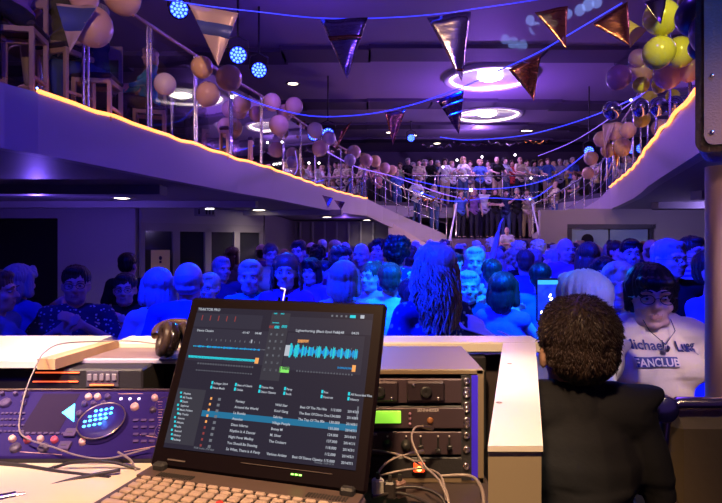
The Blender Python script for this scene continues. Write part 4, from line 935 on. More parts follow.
cb((-.75, 1.44, (zR + FZ) / 2 - .02), (2.36, .04, zR - FZ - .04), 'front_panel', dkwood)
e = MB(); e.prism([(-1.9, 1.155), (-.66, 1.155), (-.612, 1.366), (-.612, 1.365), (-1.9, 1.365)], zR - .014, zR, 0, CM); e.box((-1.275, 1.415, zR - .007), (1.25, .10, .014), 0, CM); e.build('counter_top', lam, con)
e = MB(); e.prism([(-.665, 1.15), (-.628, 1.15), (-.590, 1.363), (-.617, 1.363)], zR - .016, zR + .006, 0, CM); e.build('pine_edging', oakb, con)
e = MB(); e.prism([(-.633, 1.245), (-.26, 1.245), (-.26, 1.365), (-.60, 1.365)], zR - .024, zR - .012, 0, CM); e.build('equipment_shelf', brownb, con)
cb((-.445, 1.239, zR - .018), (.37, .010, .012), 'shelf_lip', mat('lilac edging', (.42, .38, .5), .4))
e = MB(); a1, a2, a3, a4 = (.154, .68), (.221, .68), (.425, 1.364), (.346, 1.364); e.prism([a1, a2, a3, a4], zR - .007, zR, 0, CM); e.build('side_rim', lam, con)
e = MB(); e.prism([(a1[0] + .001, .683), (a2[0] - .001, .683), (a3[0] - .002, 1.36), (a4[0] + .002, 1.36)], FZ, zR - .008, 0, CM); e.build('side_panel', mat('olive side panel', (.30, .25, .16), .6, bump=.04, bscale=20), con)  # olive shade on the booth wall put into the panel colour
e = MB(); e.lathe([(.005, .0005), (.004, .001), (.001, .0008)], seg=12, M=CM @ Matrix.Translation((.212, .86, zR))); e.lathe([(.005, .0005), (.004, .001), (.001, .0008)], seg=12, M=CM @ Matrix.Translation((.30, 1.13, zR))); e.build('screw_cover', mat('brown plug', (.3, .2, .15), .5), con)
desk_l = mat('cream desk top', (.78, .68, .42), .45, bump=.03, bscale=50)
cb((-.95, .67, 1.358), (1.26, .56, .03), 'desk_top', desk_l)
cb((-.02, .66, 1.325), (.60, .50, .03), 'lower_desk', dkwood, rz=0)
cb((-.05, 1.18, 1.30), (.56, .5, .03), 'rack_shelf', dkwood)
cb((-.8, 1.35, 1.36), (2.2, .02, .22), 'recess_back', mat('recess black', (.01, .01, .012), .7))
cb((-.95, 1.09, 1.34), (1.3, .28, .02), 'recess_floor', MATS['recess black'])
cb((-.3, .66, .6), (1.9, .5, 1.40), 'base_cabinet', dkwood)
# --- tape deck / player with orange lines in the recess
pl = empty('rack_player', 'black player with two glowing orange display lines in the recess behind the controller', 'player', (-.69, 1.21, 1.386))
MB().box((0, .035, .046), (.46, .13, .092), bev=.004).build('case', blackr, pl)
e = MB(); e.box((.051, -.031, .085), (.092, .003, .0022)); e.box((.047, -.031, .066), (.095, .003, .0022)); e.build('display_line', mat('orange line', (1, .3, .1), .4, emit=(1, .11, .03), es=1.6), pl)
e = MB(); e.box((.146, -.0315, .072), (.068, .003, .034), 0, bev=.001); e.build('cassette_window', mat('grey window', (.10, .09, .12), .2), pl)
e = MB(); [e.box((.120 + i * .013, -.035, .076), (.009, .003, .014), bev=.001) for i in range(5)]; e.build('key_row', mat('grey keys', (.28, .25, .3), .4), pl)
e = MB(); e.box((.146, -.035, .060), (.05, .002, .003)); e.build('red_line', MATS['orange line'], pl)
# --- controller
ct = empty('dj_controller', 'tilted DJ controller with jog wheel, lit cyan display and coloured buttons', 'DJ controller', (-.62, .948, 1.382))
T = math.radians(31.5); CT = Matrix.Rotation(T, 4, 'X')    # local panel plane: x right, y up-slope
vio = mat('dark violet metal', (.020, .010, .10), .6, .0, bump=.05, bscale=100, spec=.12)
D = .153
e = MB(); e.box((0, D / 2, -.006), (.68, D, .012), bev=.003, M=CT); e.build('face_plate', vio, ct)
e = MB(); e.add([(-.335, .002, -.012), (.335, .002, -.012), (.335, .130, -.012), (-.335, .130, -.012), (-.335, .002, -.001), (.335, .002, -.001), (.335, .129, .066), (-.335, .129, .066)], [(0, 3, 2, 1), (4, 5, 6, 7), (0, 1, 5, 4), (1, 2, 6, 5), (2, 3, 7, 6), (3, 0, 4, 7)]); e.build('case', blackr, ct)
def on(u, v):
    """panel coordinates of an image point"""
    o = Vector(ct.location); n = CT.to_3x3() @ Vector((0, 0, 1)); d = Vector(((u - 361) / F, 1, (HOR - v) / F)); c = Vector((0, 0, CAMZ))
    t = (o - c).dot(n) / d.dot(n); q = CT.to_3x3().transposed() @ (c + d * t - o); return q.x, q.y
jx, jy = on(103, 425); R = .040
J = CT @ Matrix.Translation((jx, jy, 0))
e = MB(); e.lathe([(R * 1.08, 0), (R * 1.08, .004), (R, .006), (R, .011), (R * .93, .014), (R * .5, .012), (.001, .012)], seg=48, M=J); e.build('jog_wheel', mat('jog violet', (.022, .012, .11), .4, .0, spec=.2), ct)
e = MB(); e.tube([(R * 1.0 * math.cos(2 * PI * i / 48), R * math.sin(2 * PI * i / 48), .0125) for i in range(48)], .0012, seg=6, M=J, closed=True); e.build('jog_ring', mat('worn brass', (.7, .55, .4), .3, 1.), ct)
cy = mat('cyan led', (.1, .9, 1), .3, emit=(.08, .62, 1), es=3.2)
e = MB()
for i in range(5):
    for j in range(4):
        if (i, j) in ((0, 3), (4, 0)): continue
        x, y = on(86 + i * 5.2 + j * .9 + (4 if j > 1 else 0), 432 - j * 4.9 - i * .9)[:2]; e.ell((x, y, .0145), (.0031, .0028, .0012), seg=10, rings=6, M=CT)
e.build('display_led', cy, ct)
e = MB(); a, b_, c = on(62, 413), on(75, 404), on(74, 422); e.add([(a[0], a[1], .0012), (b_[0], b_[1], .0012), (c[0], c[1], .0012), (a[0], a[1], 0), (b_[0], b_[1], 0), (c[0], c[1], 0)], [(0, 2, 1), (3, 4, 5), (0, 1, 4, 3), (1, 2, 5, 4), (2, 0, 3, 5)], 0, CT); e.build('play_light', cy, ct)
e = MB(); x0, y0 = on(19, 433); x1, y1 = on(80, 394); e.box(((x0 + x1) / 2, (y0 + y1) / 2, .0004), (x1 - x0, y1 - y0, .001), M=CT); e.build('display', mat('dark display', (.03, .02, .05), .12), ct)
kn = {'peach': mat('peach knob', (.75, .45, .36), .35), 'grey': mat('violet grey knob', (.09, .06, .15), .5, spec=.2), 'red': mat('red knob', (.60, .10, .14), .35), 'dark': mat('dark knob', (.07, .05, .09), .4), 'white': mat('white led', (1, 1, 1), .3, emit=(.75, .6, 1), es=2.)}
def knob(u, v, r, c, h=.008, name='knob'):
    x, y = on(u, v); e = MB(); e.lathe([(r, 0), (r * .98, h * .7), (r * .8, h), (.001, h)], seg=18, M=CT @ Matrix.Translation((x, y, 0)))
    if r > .005 and c != 'white': e.box((0, r * .6, h), (r * .18, r * .6, .001), 0, CT @ Matrix.Translation((x, y, 0)))
    e.build(name, kn[c], ct)
for u, v, r, c in ((89, 398, .0062, 'peach'), (98, 398, .0062, 'peach'), (108, 398, .0055, 'grey'), (85, 405, .0052, 'grey'), (94, 405, .0052, 'grey'), (104, 405, .0052, 'grey'), (80, 415, .006, 'grey'), (95, 413, .005, 'peach'), (135, 408, .0075, 'peach'), (83, 443, .0062, 'peach'), (155, 399, .006, 'peach'), (153, 411, .0055, 'dark'),
                   (13, 440, .006, 'peach'), (28, 441, .006, 'red'), (41, 440, .0055, 'peach'), (55, 441, .006, 'red'), (26, 396, .006, 'grey'), (6, 404, .010, 'grey'), (3, 395, .004, 'grey'), (16, 395, .004, 'grey'), (16, 449, .009, 'dark'), (44, 449, .009, 'dark'), (24, 404, .005, 'grey')): knob(u, v, r, c)
for u in (121, 130, 139): knob(u, 399, .0028, 'white', .002, 'indicator_light')
for k, (u, v) in enumerate(((71, 434), (65, 447))):
    x, y = on(u, v); e = MB(); e.box((x, y, .003), (.020, .017, .006), bev=.001, M=CT); bt = e.build('cue_button', kn['grey'], ct)
    e = MB(); e.box((x, y, .0064), (.010, .003, .0008), M=CT); e.build('button_mark', kn['dark'], bt)
e = MB()
for i in range(6):
    for j in range(4): x, y = on(3 + i * 4.2 - j * .5, 414 + j * 6); e.box((x, y, .0015), (.0045, .0035, .003), M=CT)
e.build('button_pad', kn['grey'], ct); e = MB()
for i in range(9): x, y = on(22 + i * 6.0, 434); e.box((x, y, .0015), (.007, .004, .003), M=CT)
e.build('button_pad', kn['grey'], ct); e = MB()
for i in range(3):
    for j in range(4): x, y = on(136 + i * 8, 421 + j * 7); e.box((x, y, .0015), (.009, .005, .003), M=CT)
e.build('button_pad', kn['grey'], ct)
e = MB()
for (u0, v0, u1, v1) in ((118, 394, 143, 394), (140, 435, 158, 438), (20, 452, 62, 455), (124, 452, 158, 446)):
    a, c = on(u0, v0), on(u1, v1); e.tube([(a[0], a[1], .0006), (c[0], c[1], .0006)], .0006, seg=5, M=CT)
for i in range(14): a = on(157, 402 + i * 2.6); e.box((a[0] + .006, a[1], .0005), (.006 if i % 3 else .009, .0007, .001), M=CT)
e.build('panel_marks', kn['peach'], ct)
e = MB()
for i in range(2): a = on(163, 404 + i * 26); e.tube([(a[0] + .014 * math.cos(t * PI / 8 + 1.2), a[1] + .016 * math.sin(t * PI / 8 + 1.2), .001) for t in range(12)], .0007, seg=5, M=CT)
e.build('dial_scale', kn['grey'], ct)
e = MB(); e.box((0, D - .003, .002), (.66, .004, .004), M=CT); e.build('top_trim', mat('trim bronze', (.45, .32, .28), .3, 1.), ct)

# --- rack
rk = empty('equipment_rack', 'dark rack case with four equipment units, right of the laptop', 'rack', (-.03, 1.0, 1.317))
RZ = 0.0
e = MB(); e.box((0, .11, .197), (.50, .22, .010), bev=.002); e.box((.243, .11, .10), (.012, .22, .2)); e.box((-.243, .11, .10), (.012, .22, .2)); e.box((0, .215, .10), (.49, .01, .2)); e.box((0, .11, .004), (.5, .22, .008)); e.build('case', mat('rack case', (.19, .14, .09), .5), rk)
e = MB(); e.box((.2325, .004, .098), (.012, .010, .186)); e.build('rail_strip', mat('blue anodised strip', (.05, .025, .9), .4, .0), rk)  # blue light reflected by the metal strip, put into its base colour
e = MB(); e.box((.218, .002, .098), (.018, .008, .186)); e.build('rack_rail', blackr, rk)
scr = mat('screw steel', (.85, .75, .78), .25, 1.)
for i, z in enumerate((.182, .166, .158, .139, .132, .112, .104, .085, .060, .030)):
    e = MB(); e.lathe([(.0062, 0), (.0060, .003), (.0036, .0045), (.0026, .002), (.001, .002)], seg=14, M=Matrix.Translation((.2175, -.002, z)) @ Matrix.Rotation(PI / 2, 4, 'X')); e.build('screw', scr, rk)
def unit(name, label, cat, z, h, m):
    o = empty(name, label, cat, (-.035, .999, 1.317 + z)); MB().box((.0, .09, h / 2), (.468, .18, h - .002), bev=.002).build('chassis', m, o); return o
pur = mat('plum black face', (.075, .05, .065), .4, .3)
u1 = unit('patch_unit', 'top rack unit with four square vented bays and screws', 'rack unit', .140, .046, pur)
for i in range(5):
    e = MB(); x = -.16 + i * .0825 - .02; e.box((x, -.003, .024), (.068, .008, .036), bev=.003); f = e.build('bay', mat('bay dark', (.05, .035, .045), .35, .4), u1)
    e = MB(); e.lathe([(.010, 0), (.0105, .004), (.007, .005), (.001, .003)], seg=18, M=Matrix.Translation((x, -.007, .024)) @ Matrix.Rotation(PI / 2, 4, 'X')); e.build('socket', black, f)
    for sx, sz in ((-.022, .012), (.022, -.012)):
        e = MB(); e.ell((x + sx, -.008, .024 + sz), (.0035, .0015, .0035), seg=10, rings=6); e.build('screw', scr, f)
u2 = unit('wireless_receiver', 'rack receiver with a bright green display', 'receiver', .094, .044, blackr)
e = MB(); e.box((.02, -.001, .022), (.40, .004, .036), bev=.001); e.build('face_plate', pur, u2)
e = MB(); e.box((.075, -.004, .0245), (.062, .003, .022), bev=.001); e.build('display', mat('green display', (.3, .9, .1), .4, emit=(.30, .80, .05), es=.9), u2)
for j in range(3): e = MB(); e.ell((.122, -.004, .012 + j * .009), (.0028, .002, .0028), seg=10, rings=6); e.build('small_button', mat('plum button', (.3, .15, .25), .4), u2)
e = MB(); text_mb(e, 'SENNHEISER', .0070, Matrix.Translation((.135, -.0035, .034)) @ Matrix.Rotation(PI / 2, 4, 'X'), depth=.0002); e.build('lettering', mat('label grey', (.6, .55, .58), .5), u2)
e = MB(); e.ell((.158, -.004, .018), (.006, .002, .006), seg=14, rings=6); e.build('sensor', mat('brown lens', (.3, .12, .05), .2), u2)
u3 = unit('mixer_unit', 'rack mixer with pointed black knobs and slots', 'mixer', .048, .044, pur)
for i, x in enumerate((.050, .082, .115, .141, .172, .192)):
    if i in (0, 1, 2):
        e = MB(); e.lathe([(.009, 0), (.009, .003), (.0075, .004), (.007, .014), (.001, .015)], seg=20, M=Matrix.Translation((x + .0, -.002, .021)) @ Matrix.Rotation(PI / 2, 4, 'X')); e.box((x, -.017, .024), (.0015, .002, .009)); e.build('knob', black, u3)
    else:
        e = MB(); e.box((x, -.002, .02), (.003, .003, .026)); e.box((x, -.006, .012 + .006 * (i % 2)), (.009, .008, .006), bev=.001); e.build('fader', black, u3)
    e = MB(); e.ell((x, -.0035, .036), (.0018, .001, .0018), seg=8, rings=5); e.build('mark_dot', MATS['label grey'], u3)
e = MB(); text_mb(e, 'BEHRINGER', .0065, Matrix.Translation((.030, -.0032, .0375)) @ Matrix.Rotation(PI / 2, 4, 'X'), depth=.0002); e.build('lettering', MATS['label grey'], u3)
u4 = unit('power_unit', 'bottom rack unit with a glowing orange-red rocker switch', 'power unit', .006, .040, blackr)
e = MB(); e.box((.138, -.002, .024), (.026, .006, .024), bev=.002); e.build('switch_frame', black, u4)
e = MB(); e.box((.138, -.006, .024), (.020, .005, .018), bev=.002); e.build('rocker_switch', mat('lit red rocker', (1, .15, .05), .3, emit=(1, .055, .012), es=1.3), u4)
e = MB(); e.ell((.138, -.009, .022), (.005, .002, .0045), seg=10, rings=6); e.build('neon_lamp', mat('neon', (1, .6, .2), .3, emit=(1, .55, .15), es=5), u4)

# --- headphones lying on the shelf
hp = empty('headphones', 'black headphones with brownish sheen lying left of the laptop screen', 'headphones', (-.40, 1.245, 1.488), .5)
gl = mat('glossy black', (.012, .008, .008), .2, coat=.5)
for k, (x, a) in enumerate(((-.022, .25), (.026, -.15))):
    M = Matrix.Translation((x, 0, .042)) @ Matrix.Rotation(PI / 2 + a, 4, 'Y')
    e = MB(); e.lathe([(.001, .016), (.024, .015), (.036, .008), (.040, -.002), (.036, -.012), (.02, -.012), (.001, -.006)], seg=28, M=M); ec = e.build('ear_cup', gl, hp)
    e = MB(); e.tube([(.030 * math.cos(2 * PI * i / 24), .030 * math.sin(2 * PI * i / 24), -.015) for i in range(24)], .010, seg=8, M=M, closed=True); e.build('ear_pad', mat('worn leather pad', (.05, .03, .025), .4, bump=.3, bscale=80), ec)
    e = MB(); e.lathe([(.012, .0165), (.010, .0185), (.001, .0185)], seg=18, M=M); e.build('badge', mat('copper badge', (.8, .4, .15), .3, 1.), ec)
e = MB(); e.tube([(.052 * math.cos(PI * i / 16), .02 + .055 * math.sin(PI * i / 16) * 1.1, .050 + .020 * math.sin(PI * i / 16)) for i in range(17)], .008, seg=8); e.build('headband', mat('band leather', (.09, .05, .035), .35), hp)

# --- laptop
H = .34
L0 = Vector((-.3195, .8439, CAMZ - H)); R0 = Vector((.0067, .7474, CAMZ - H)); dx = (R0 - L0); W = dx.length; dx.normalize(); dyv = Vector((-dx.y, dx.x, 0))
lap = empty('laptop', 'open black laptop running DJ software, warm light on its keyboard', 'laptop', ((L0 + R0) / 2), math.atan2(dx.y, dx.x))
BD = .262
lb = mat('laptop black', (.006, .003, .005), .5, spec=.12)
e = MB(); e.box((0, -BD / 2 + .004, -.016), (W, BD, .026), bev=.004); e.build('base', mat('laptop base', (.10, .07, .08), .4, .2), lap)
e = MB(); e.box((0, -.016, -.0018), (W - .006, .034, .004), bev=.001); e.build('speaker_strip', mat('hinge strip', (.09, .06, .055), .4), lap)
e = MB(); [e.box((-W * .40 + i * .0042, -.022, .0005), (.0022, .012, .001)) for i in range(14)]; e.build('speaker_grille', black, lap); e = MB(); [e.box((W * .28 + i * .0042, -.022, .0005), (.0022, .012, .001)) for i in range(14)]; e.build('speaker_grille', black, lap)
key_m = mat('key taupe', (.42, .31, .27), .4); well = mat('key well', (.012, .01, .012), .6)
e = MB(); e.box((0, -.092, -.0028), (W - .03, .108, .003)); e.build('keyboard_well', well, lap)
keyn = 0
for r_ in range(7):
    n = 16 if r_ else 17; kh = .0155 if r_ > 1 else .010; y = -.042 - (0, .0115, .0245, .0415, .0585, .0755, .0925)[r_]
    offx = (0, 0, 0, .004, .008, .002, 0)[r_]; wd = (W - .036) / n; i = 0
    while i < n:
        span = 1
        if r_ == 6 and i == 4: span = 6
        if r_ == 4 and i == n - 2: span = 2
        if r_ == 5 and i in (0, n - 2): span = 2
        x = -W / 2 + .018 + wd * (i + span / 2)
        k_ = MB(); k_.box((x, y, .0012), (wd * span - .0036, kh - .0030, .006), bev=.0018)
        if keyn < 99: k_.build('key', key_m, lap)
        else:
            if keyn == 99: rest = MB()
            rest.v, n0 = rest.v + k_.v, len(rest.v); rest.f += [tuple(q + n0 for q in f) for f in k_.f]; rest.mi += k_.mi; rest.sm += k_.sm
        keyn += 1; i += span
if keyn > 99: ro = rest.build('key', key_m, lap); ro['kind'] = 'stuff'
e = MB(); e.lathe([(.005, 0), (.0048, .003), (.001, .0038)], seg=14, M=Matrix.Translation((0, -.085, .003))); e.build('pointing_stick', mat('red rubber', (.6, .03, .03), .7), lap)
e = MB(); e.box((-.01, -.195, -.0028), (.075, .045, .002), bev=.0008); e.build('touchpad', mat('touchpad', (.05, .04, .045), .5), lap)
e = MB(); e.box((-W * .43, -.006, .004), (.02, .014, .012), bev=.003); e.build('hinge', blackr, lap)
e = MB(); e.box((W * .43, -.006, .004), (.02, .014, .012), bev=.003); e.build('hinge', blackr, lap)
TH = math.radians(-25); SH = .268
LM = Matrix.Rotation(TH, 4, 'X')      # local lid: x right, z up the lid, -y towards viewer
e = MB(); e.box((0, .005, SH / 2), (W, .012, SH), bev=.004, M=LM); lid = e.build('lid', lb, lap)
e = MB()
for i in range(3): e.box((.062 + i * .006, -.0022, .0135), (.0034, .002, .002), M=LM)
e.build('status_light', mat('green status led', (.3, 1, .2), .3, emit=(.35, 1, .15), es=3), lid)
e = MB(); e.box((-.125, -.0015, .012), (.03, .0015, .002), M=LM); e.box((.05, -.0015, .020), (.14, .0015, .0006), M=LM); e.build('bezel_mark', mat('bezel grey', (.15, .12, .12), .4), lid)
# screen picture: u 0..1 left-right, w 0..1 top-down
SW, SHH, SX, SZ = W - .036, SH - .046, 0, SH - .018
def em(n, c, s=1.0): return mat('screen ' + n, (0, 0, 0), .25, emit=c, es=s)
SM = [em('background', (.026, .022, .036)), em('panel', (.036, .032, .050)), em('white', (.62, .66, .75), .8), em('blue', (.01, .32, .75), 1.1), em('cyan', (.02, .62, .72), 1.1), em('orange', (1, .42, .12)), em('green', (.25, .85, .15)), em('grey', (.16, .17, .20)), em('highlight', (.02, .17, .32)), em('red', (.28, .05, .05)), em('dim', (.045, .042, .055))]
s = MB()
s.box((0, -.0016, SZ - SHH / 2), (SW, .001, SHH), 0, LM)
LAY = [0]
def rc(u0, w0, u1, w1, m, l=1): s.box((SX - SW / 2 + SW * (u0 + u1) / 2, -.0021 - .0002 * l, SZ - SHH * (w0 + w1) / 2), (SW * (u1 - u0), .0002, SHH * (w1 - w0)), m, LM)
def tx(u, w, t, h, m=2): text_mb(s, t, SHH * h * 1.15, LM @ Matrix.Translation((SX - SW / 2 + SW * u, -.0028, SZ - SHH * w)) @ Matrix.Rotation(PI / 2, 4, 'X'), m, bold=.00008)
rq = random.Random(4)
rc(0, .045, .40, .15, 1); rc(.55, .045, 1, .15, 1); rc(0, .16, .45, .40, 1); rc(.56, .16, .97, .42, 1); rc(.45, .02, .555, .50, 10)
tx(.005, .025, 'TRAKTOR PRO', .024); tx(.03, .185, 'Dance Classics', .02); tx(.30, .185, '-01:47', .02); tx(.375, .185, '04:48', .02)
tx(.60, .15, "Lighterhurting (Black Eyed Peas)", .022); tx(.82, .15, '01:48', .022); tx(.90, .15, '04:01', .022)
for u in (.46, .50): rc(u, .02, u + .02, .03, 4)
rc(.88, .015, .91, .035, 4); rc(.935, .012, .955, .036, 2)
[rc(.78 + i * .025, .018, .79 + i * .025, .032, 7) for i in range(4)]
rc(.448, .115, .475, .135, 9); rc(.478, .115, .505, .135, 4); rc(.518, .108, .548, .128, 4); rc(.46, .09, .50, .097, 4)
for k in range(70): x = .01 + k * .006; h = rq.uniform(.002, .008); rc(.03 + k * .0056, .295 - h, .034 + k * .0056, .295 + h, 3 if k % 5 else 4, 2)
rc(.015, .365, .41, .382, 4); rc(.405, .352, .425, .392, 5, 2); rc(.415, .290, .45, .295, 7)
for k in range(100): h = .045 * abs(math.sin(k * .31)) ** .6 * (1.25 - .45 * k / 100) * rq.uniform(.55, 1); rc(.565 + k * .0038, .285 - h, .568 + k * .0038, .285 + h, 4 if h > .03 or k < 9 else 3, 2)
rc(.56, .25, .585, .325, 2, 3); rc(.62, .205, .68, .228, 5); rc(.85, .375, .925, .388, 3); rc(.925, .358, .943, .402, 5, 2); rc(.548, .40, .60, .44, 6)
for k in range(22): rc(.08 + k * .015, .412, .086 + k * .015, .424, 7); rc(.08 + k * .015, .462, .086 + k * .015, .470, 7)
for k in range(20): rc(.64 + k * .015, .415, .646 + k * .015, .427, 7)
for k in range(6):
    for j in range(3): rc(.462 + j * .032, .17 + k * .05, .472 + j * .032, .186 + k * .05, 7)
for k in range(12): rc(.1 + k * .028, .235, .104 + k * .028, .25, 7); rc(.60 + k * .028, .215 + .03, .604 + k * .028, .255, 7)
rc(.36, .225, .368, .25, 2)
[rc(.04 + i * .05, .06, .045 + i * .05, .10, 9, 2) for i in range(5)]
# favourites row
for i, n in enumerate(('Schlager 2014', 'Best of Charts', 'Dance Hits', 'Party', 'Fox', 'All Recorded Files')):
    u = .20 + i * .135 + (.06 if i > 3 else 0); rc(u - .014, .535, u - .004, .556, 4); tx(u, .555, n, .017); rc(u - .014, .566, u - .004, .587, 4); tx(u, .586, ('Neue Musik', 'Oldies', 'Disco Classics', 'Rock', 'Foxtrott', 'History')[i], .017)
rc(0, .60, .165, .97, 10)
for i in range(12):
    w = .625 + i * .028; rc(.02 + .006 * (i % 3), w, .03 + .006 * (i % 3), w + .014, 4, 2); tx(.042, w + .016, ('Playlists', 'All Tracks', 'Charts', 'Explorer', 'Music Folders', 'My Tracks', 'Genres', 'Albums', 'Audio', 'Record', 'History', 'Desktop')[i], .016, 2)
rc(.17, .735, .985, .775, 8)
names = ['Fantasy', 'Around the World', 'La Bomba', 'Atemlos', 'Disco Inferno', 'Rhythm Is A Dancer', 'Night Fever Medley', 'You Should Be Dancing', 'So What, There is A Party']
art = ['Wild Star', 'Kool Gang', 'Sabrina', 'Village People', 'Boney M', 'M. Silver', 'The Cruisers', '', 'Various Artists']
alb = ['Best Of The 70s Hits', 'The Best Of Disco One', 'The Top Of The 80s', '', '', '', '', '', 'Best Of Dance Classics']
for i in range(9):
    w = .645 + i * .0385; rc(.20, w, .21, w + .016, 5 if i < 5 else 9, 2); rc(.245, w, .26, w + .018, 7, 3); tx(.345, w + .018, names[i], .020); tx(.56, w + .018, art[i], .020); tx(.69, w + .018, alb[i], .019)
    tx(.845, w + .018, '%d.000' % rq.randint(112, 139), .020); tx(.93, w + .018, '2014/%d/1' % rq.randint(1, 9), .019)
tx(.17, .985 + .0, '9028 tracks, 29.8 days', .015, 7); tx(.80, .985, 'Thursday, 15:04 of 24', .013, 7); rc(.975, .62, .982, .70, 7)
sc_ = s.build('screen', SM, lap)
# risers under the laptop
e = MB(); e.box((0, -BD / 2 + .02, -.05), (W - .06, BD - .06, .035), bev=.004); ob = e.build('laptop_stand', blackr); ob.location = lap.location; ob.rotation_euler = lap.rotation_euler; tag(ob, 'low black stand hidden under the laptop', 'stand')

# --- cables and bits
rub = mat('black cable', (.03, .025, .025), .45); gcab = mat('grey cable', (.26, .21, .20), .4); plugm = mat('plug metal', (.7, .62, .5), .3, 1.)
def cable(pts, r, m, label, plug=None):
    p = [Vector(q) for q in pts]; out = []
    for i in range(len(p) - 1):
        a, b_, c, d = p[max(i - 1, 0)], p[i], p[i + 1], p[min(i + 2, len(p) - 1)]
        for k in range(8):
            t = k / 8; out.append(.5 * ((2 * b_) + (c - a) * t + (2 * a - 5 * b_ + 4 * c - d) * t * t + (3 * b_ - a - 3 * c + d) * t ** 3))
    out.append(p[-1]); o = MB().tube(out, r, seg=8).build('cable', m); tag(o, label, 'cable')
    if plug:
        q = out[0]; dd = (out[3] - out[0]).normalized(); MB().cyl(q - dd * .006, q + dd * .022, r * 2.2, r * 1.6).build('plug', plugm, o)
    return o
cable([P(172, 346, 1.22), P(130, 341, 1.28), P(90, 341.5, 1.30), P(60, 344, 1.22), P(45, 352, 1.16), P(38, 362, 1.10), P(26, 390, 1.06), P(19, 425, 1.0), P(26, 438, .965), P(50, 446, .945), P(80, 456, .935), P(110, 458, .94), P(150, 448, .95)], .0014, gcab, 'thin grey cable running from the headphones over the counter and down across the controller')
cable([P(118, 452, .945), P(132, 462, .93), P(137, 480, .90), P(134, 500, .86), P(130, 520, .8)], .0018, gcab, 'short beige cable arching between the controller and the laptop')
cable([P(45, 472, .93), P(70, 463, .92), P(110, 462, .92), P(140, 470, .92)], .0025, rub, 'black cable lying in the gap below the controller', True)
cable([P(-5, 463, .94), P(25, 466, .93), P(60, 472, .91), P(110, 478, .89)], .0035, rub, 'black cable along the rear edge of the cream desk')
cable([P(36, 515, .80), P(40, 492, .85), P(70, 480, .88), P(120, 470, .90)], .0030, rub, 'black cable curving across the cream desk')
jk = empty('jack_adapter', 'small chrome jack adapter lying on the cream desk at the lower left', 'adapter', (P(8, 498, .822)), .5)
MB().cyl((-.012, 0, .001), (.010, 0, .001), .0065, seg=14).build('barrel', chrome, jk); MB().cyl((.010, 0, .001), (.022, 0, .001), .004, .0035).build('tip', chrome, jk)
cable([P(430, 428, .96), P(416, 427, .93), P(412, 440, .90), P(424, 465, .87), P(440, 482, .84), P(455, 520, .80)], .0018, gcab, 'grey cable hanging from the rack mixer knobs down to the right', True)
cable([P(420, 452, .93), P(395, 458, .91), P(380, 470, .89), P(376, 486, .87)], .0018, gcab, 'grey cable bowing down to the white plug beside the laptop', True)
cable([P(372, 450, .96), P(400, 455, .92), P(425, 468, .89), P(445, 488, .86), P(450, 515, .82)], .0018, gcab, 'long grey cable sweeping from the bottom rack unit towards the front')
cable([P(378, 476, .90), P(405, 470, .90), P(428, 469, .90), P(442, 478, .88), P(446, 500, .85)], .0018, gcab, 'pale cable looping below the glowing red switch')
cable([P(385, 490, .86), P(415, 487, .86), P(440, 496, .84), P(448, 515, .82)], .0026, rub, 'black cable lowest in the tangle right of the laptop')
cable([P(440, 476, .93), P(470, 476, .92), P(482, 490, .88), P(484, 520, .82)], .0028, gcab, 'cable dropping beside the booth wall at the right of the rack')
cable([P(372, 497, .84), P(400, 493, .86), P(430, 505, .83), P(436, 520, .80)], .0024, rub, 'thin black cable behind the right corner of the laptop')
for i, (u, v, Y, rz) in enumerate(((378, 484, .87, .3), (390, 487, .86, -.2), (400, 486, .87, .6))):
    o = empty('plug', ['white moulded plug standing at the laptop right side', 'black plug beside the white moulded plug', 'brown plug rightmost of the three at the laptop side'][i], 'plug', P(u, v, Y), rz)
    MB().box((0, 0, -.004), (.018, .014, .026), bev=.003).build('body', [lam, rub, mat('brown plastic', (.2, .12, .1), .4)][i], o); MB().cyl((0, 0, .008), (0, 0, .018), .004, .003).build('strain_relief', rub, o)

# --- loudspeaker on its pole at the right, armchair, tubular rail
pole = empty('support_column', 'pinkish painted column at the right edge of the picture', 'column', (P(730, 0, 1.6).x, 1.6, FZ))
MB().cyl((0, 0, 0), (0, 0, 2.06), .062, seg=28).build('shaft', mat('pink painted steel', (.62, .40, .38), .4, bump=.03, bscale=30), pole); MB().lathe([(.16, 0), (.16, .02), (.07, .05)], seg=28).build('base', MATS['pink painted steel'], pole)
sp = empty('loudspeaker', 'dark brown loudspeaker with a tan grille on top of the pink column', 'loudspeaker', (P(748, 0, 1.5).x, 1.52, P(0, 150, 1.45).z), math.radians(-35))
out = []
for i in range(8): t = PI + PI / 2 * i / 7; out.append((-.075 + .03 * math.cos(t) , .03 + .03 * math.sin(t)))
for i in range(8): t = -PI / 2 + PI / 2 * i / 7; out.append((.075 + .03 * math.cos(t), .03 + .03 * math.sin(t)))
out += [(.105, .60), (-.105, .60)]
RX = Matrix.Rotation(PI / 2, 4, 'X')
e = MB(); e.prism(out, -.13, .09, 0, RX); e.build('cabinet', mat('dark brown cabinet', (.06, .03, .025), .35, bump=.3, bscale=90), sp)
out2 = [(x * .80, .018 + y * .95) for x, y in out]
e = MB(); e.prism(out2, .092, .10, 0, RX); e.build('grille', mat('tan grille', (.48, .34, .19), .5, bump=.3, bscale=160), sp)
for i, (x, z) in enumerate(((-.066, .05), (-.066, .2), (.066, .05), (.066, .2))): e = MB(); e.ell((x, -.102, z), (.006, .003, .006)); e.build('screw', scr, sp)
ch = empty('lounge_chair', 'olive leather lounge chair with chrome tube at the bottom right', 'chair', (.935, 1.42, FZ), .0)
ol = mat('olive leather', (.17, .12, .06), .5, bump=.2, bscale=30)
e = MB(); e.box((0, 0, 1.11), (.35, .08, .62), bev=.04); e.build('backrest', ol, ch); e = MB(); e.box((0, .26, .72), (.38, .46, .12), bev=.04); e.build('seat', ol, ch)
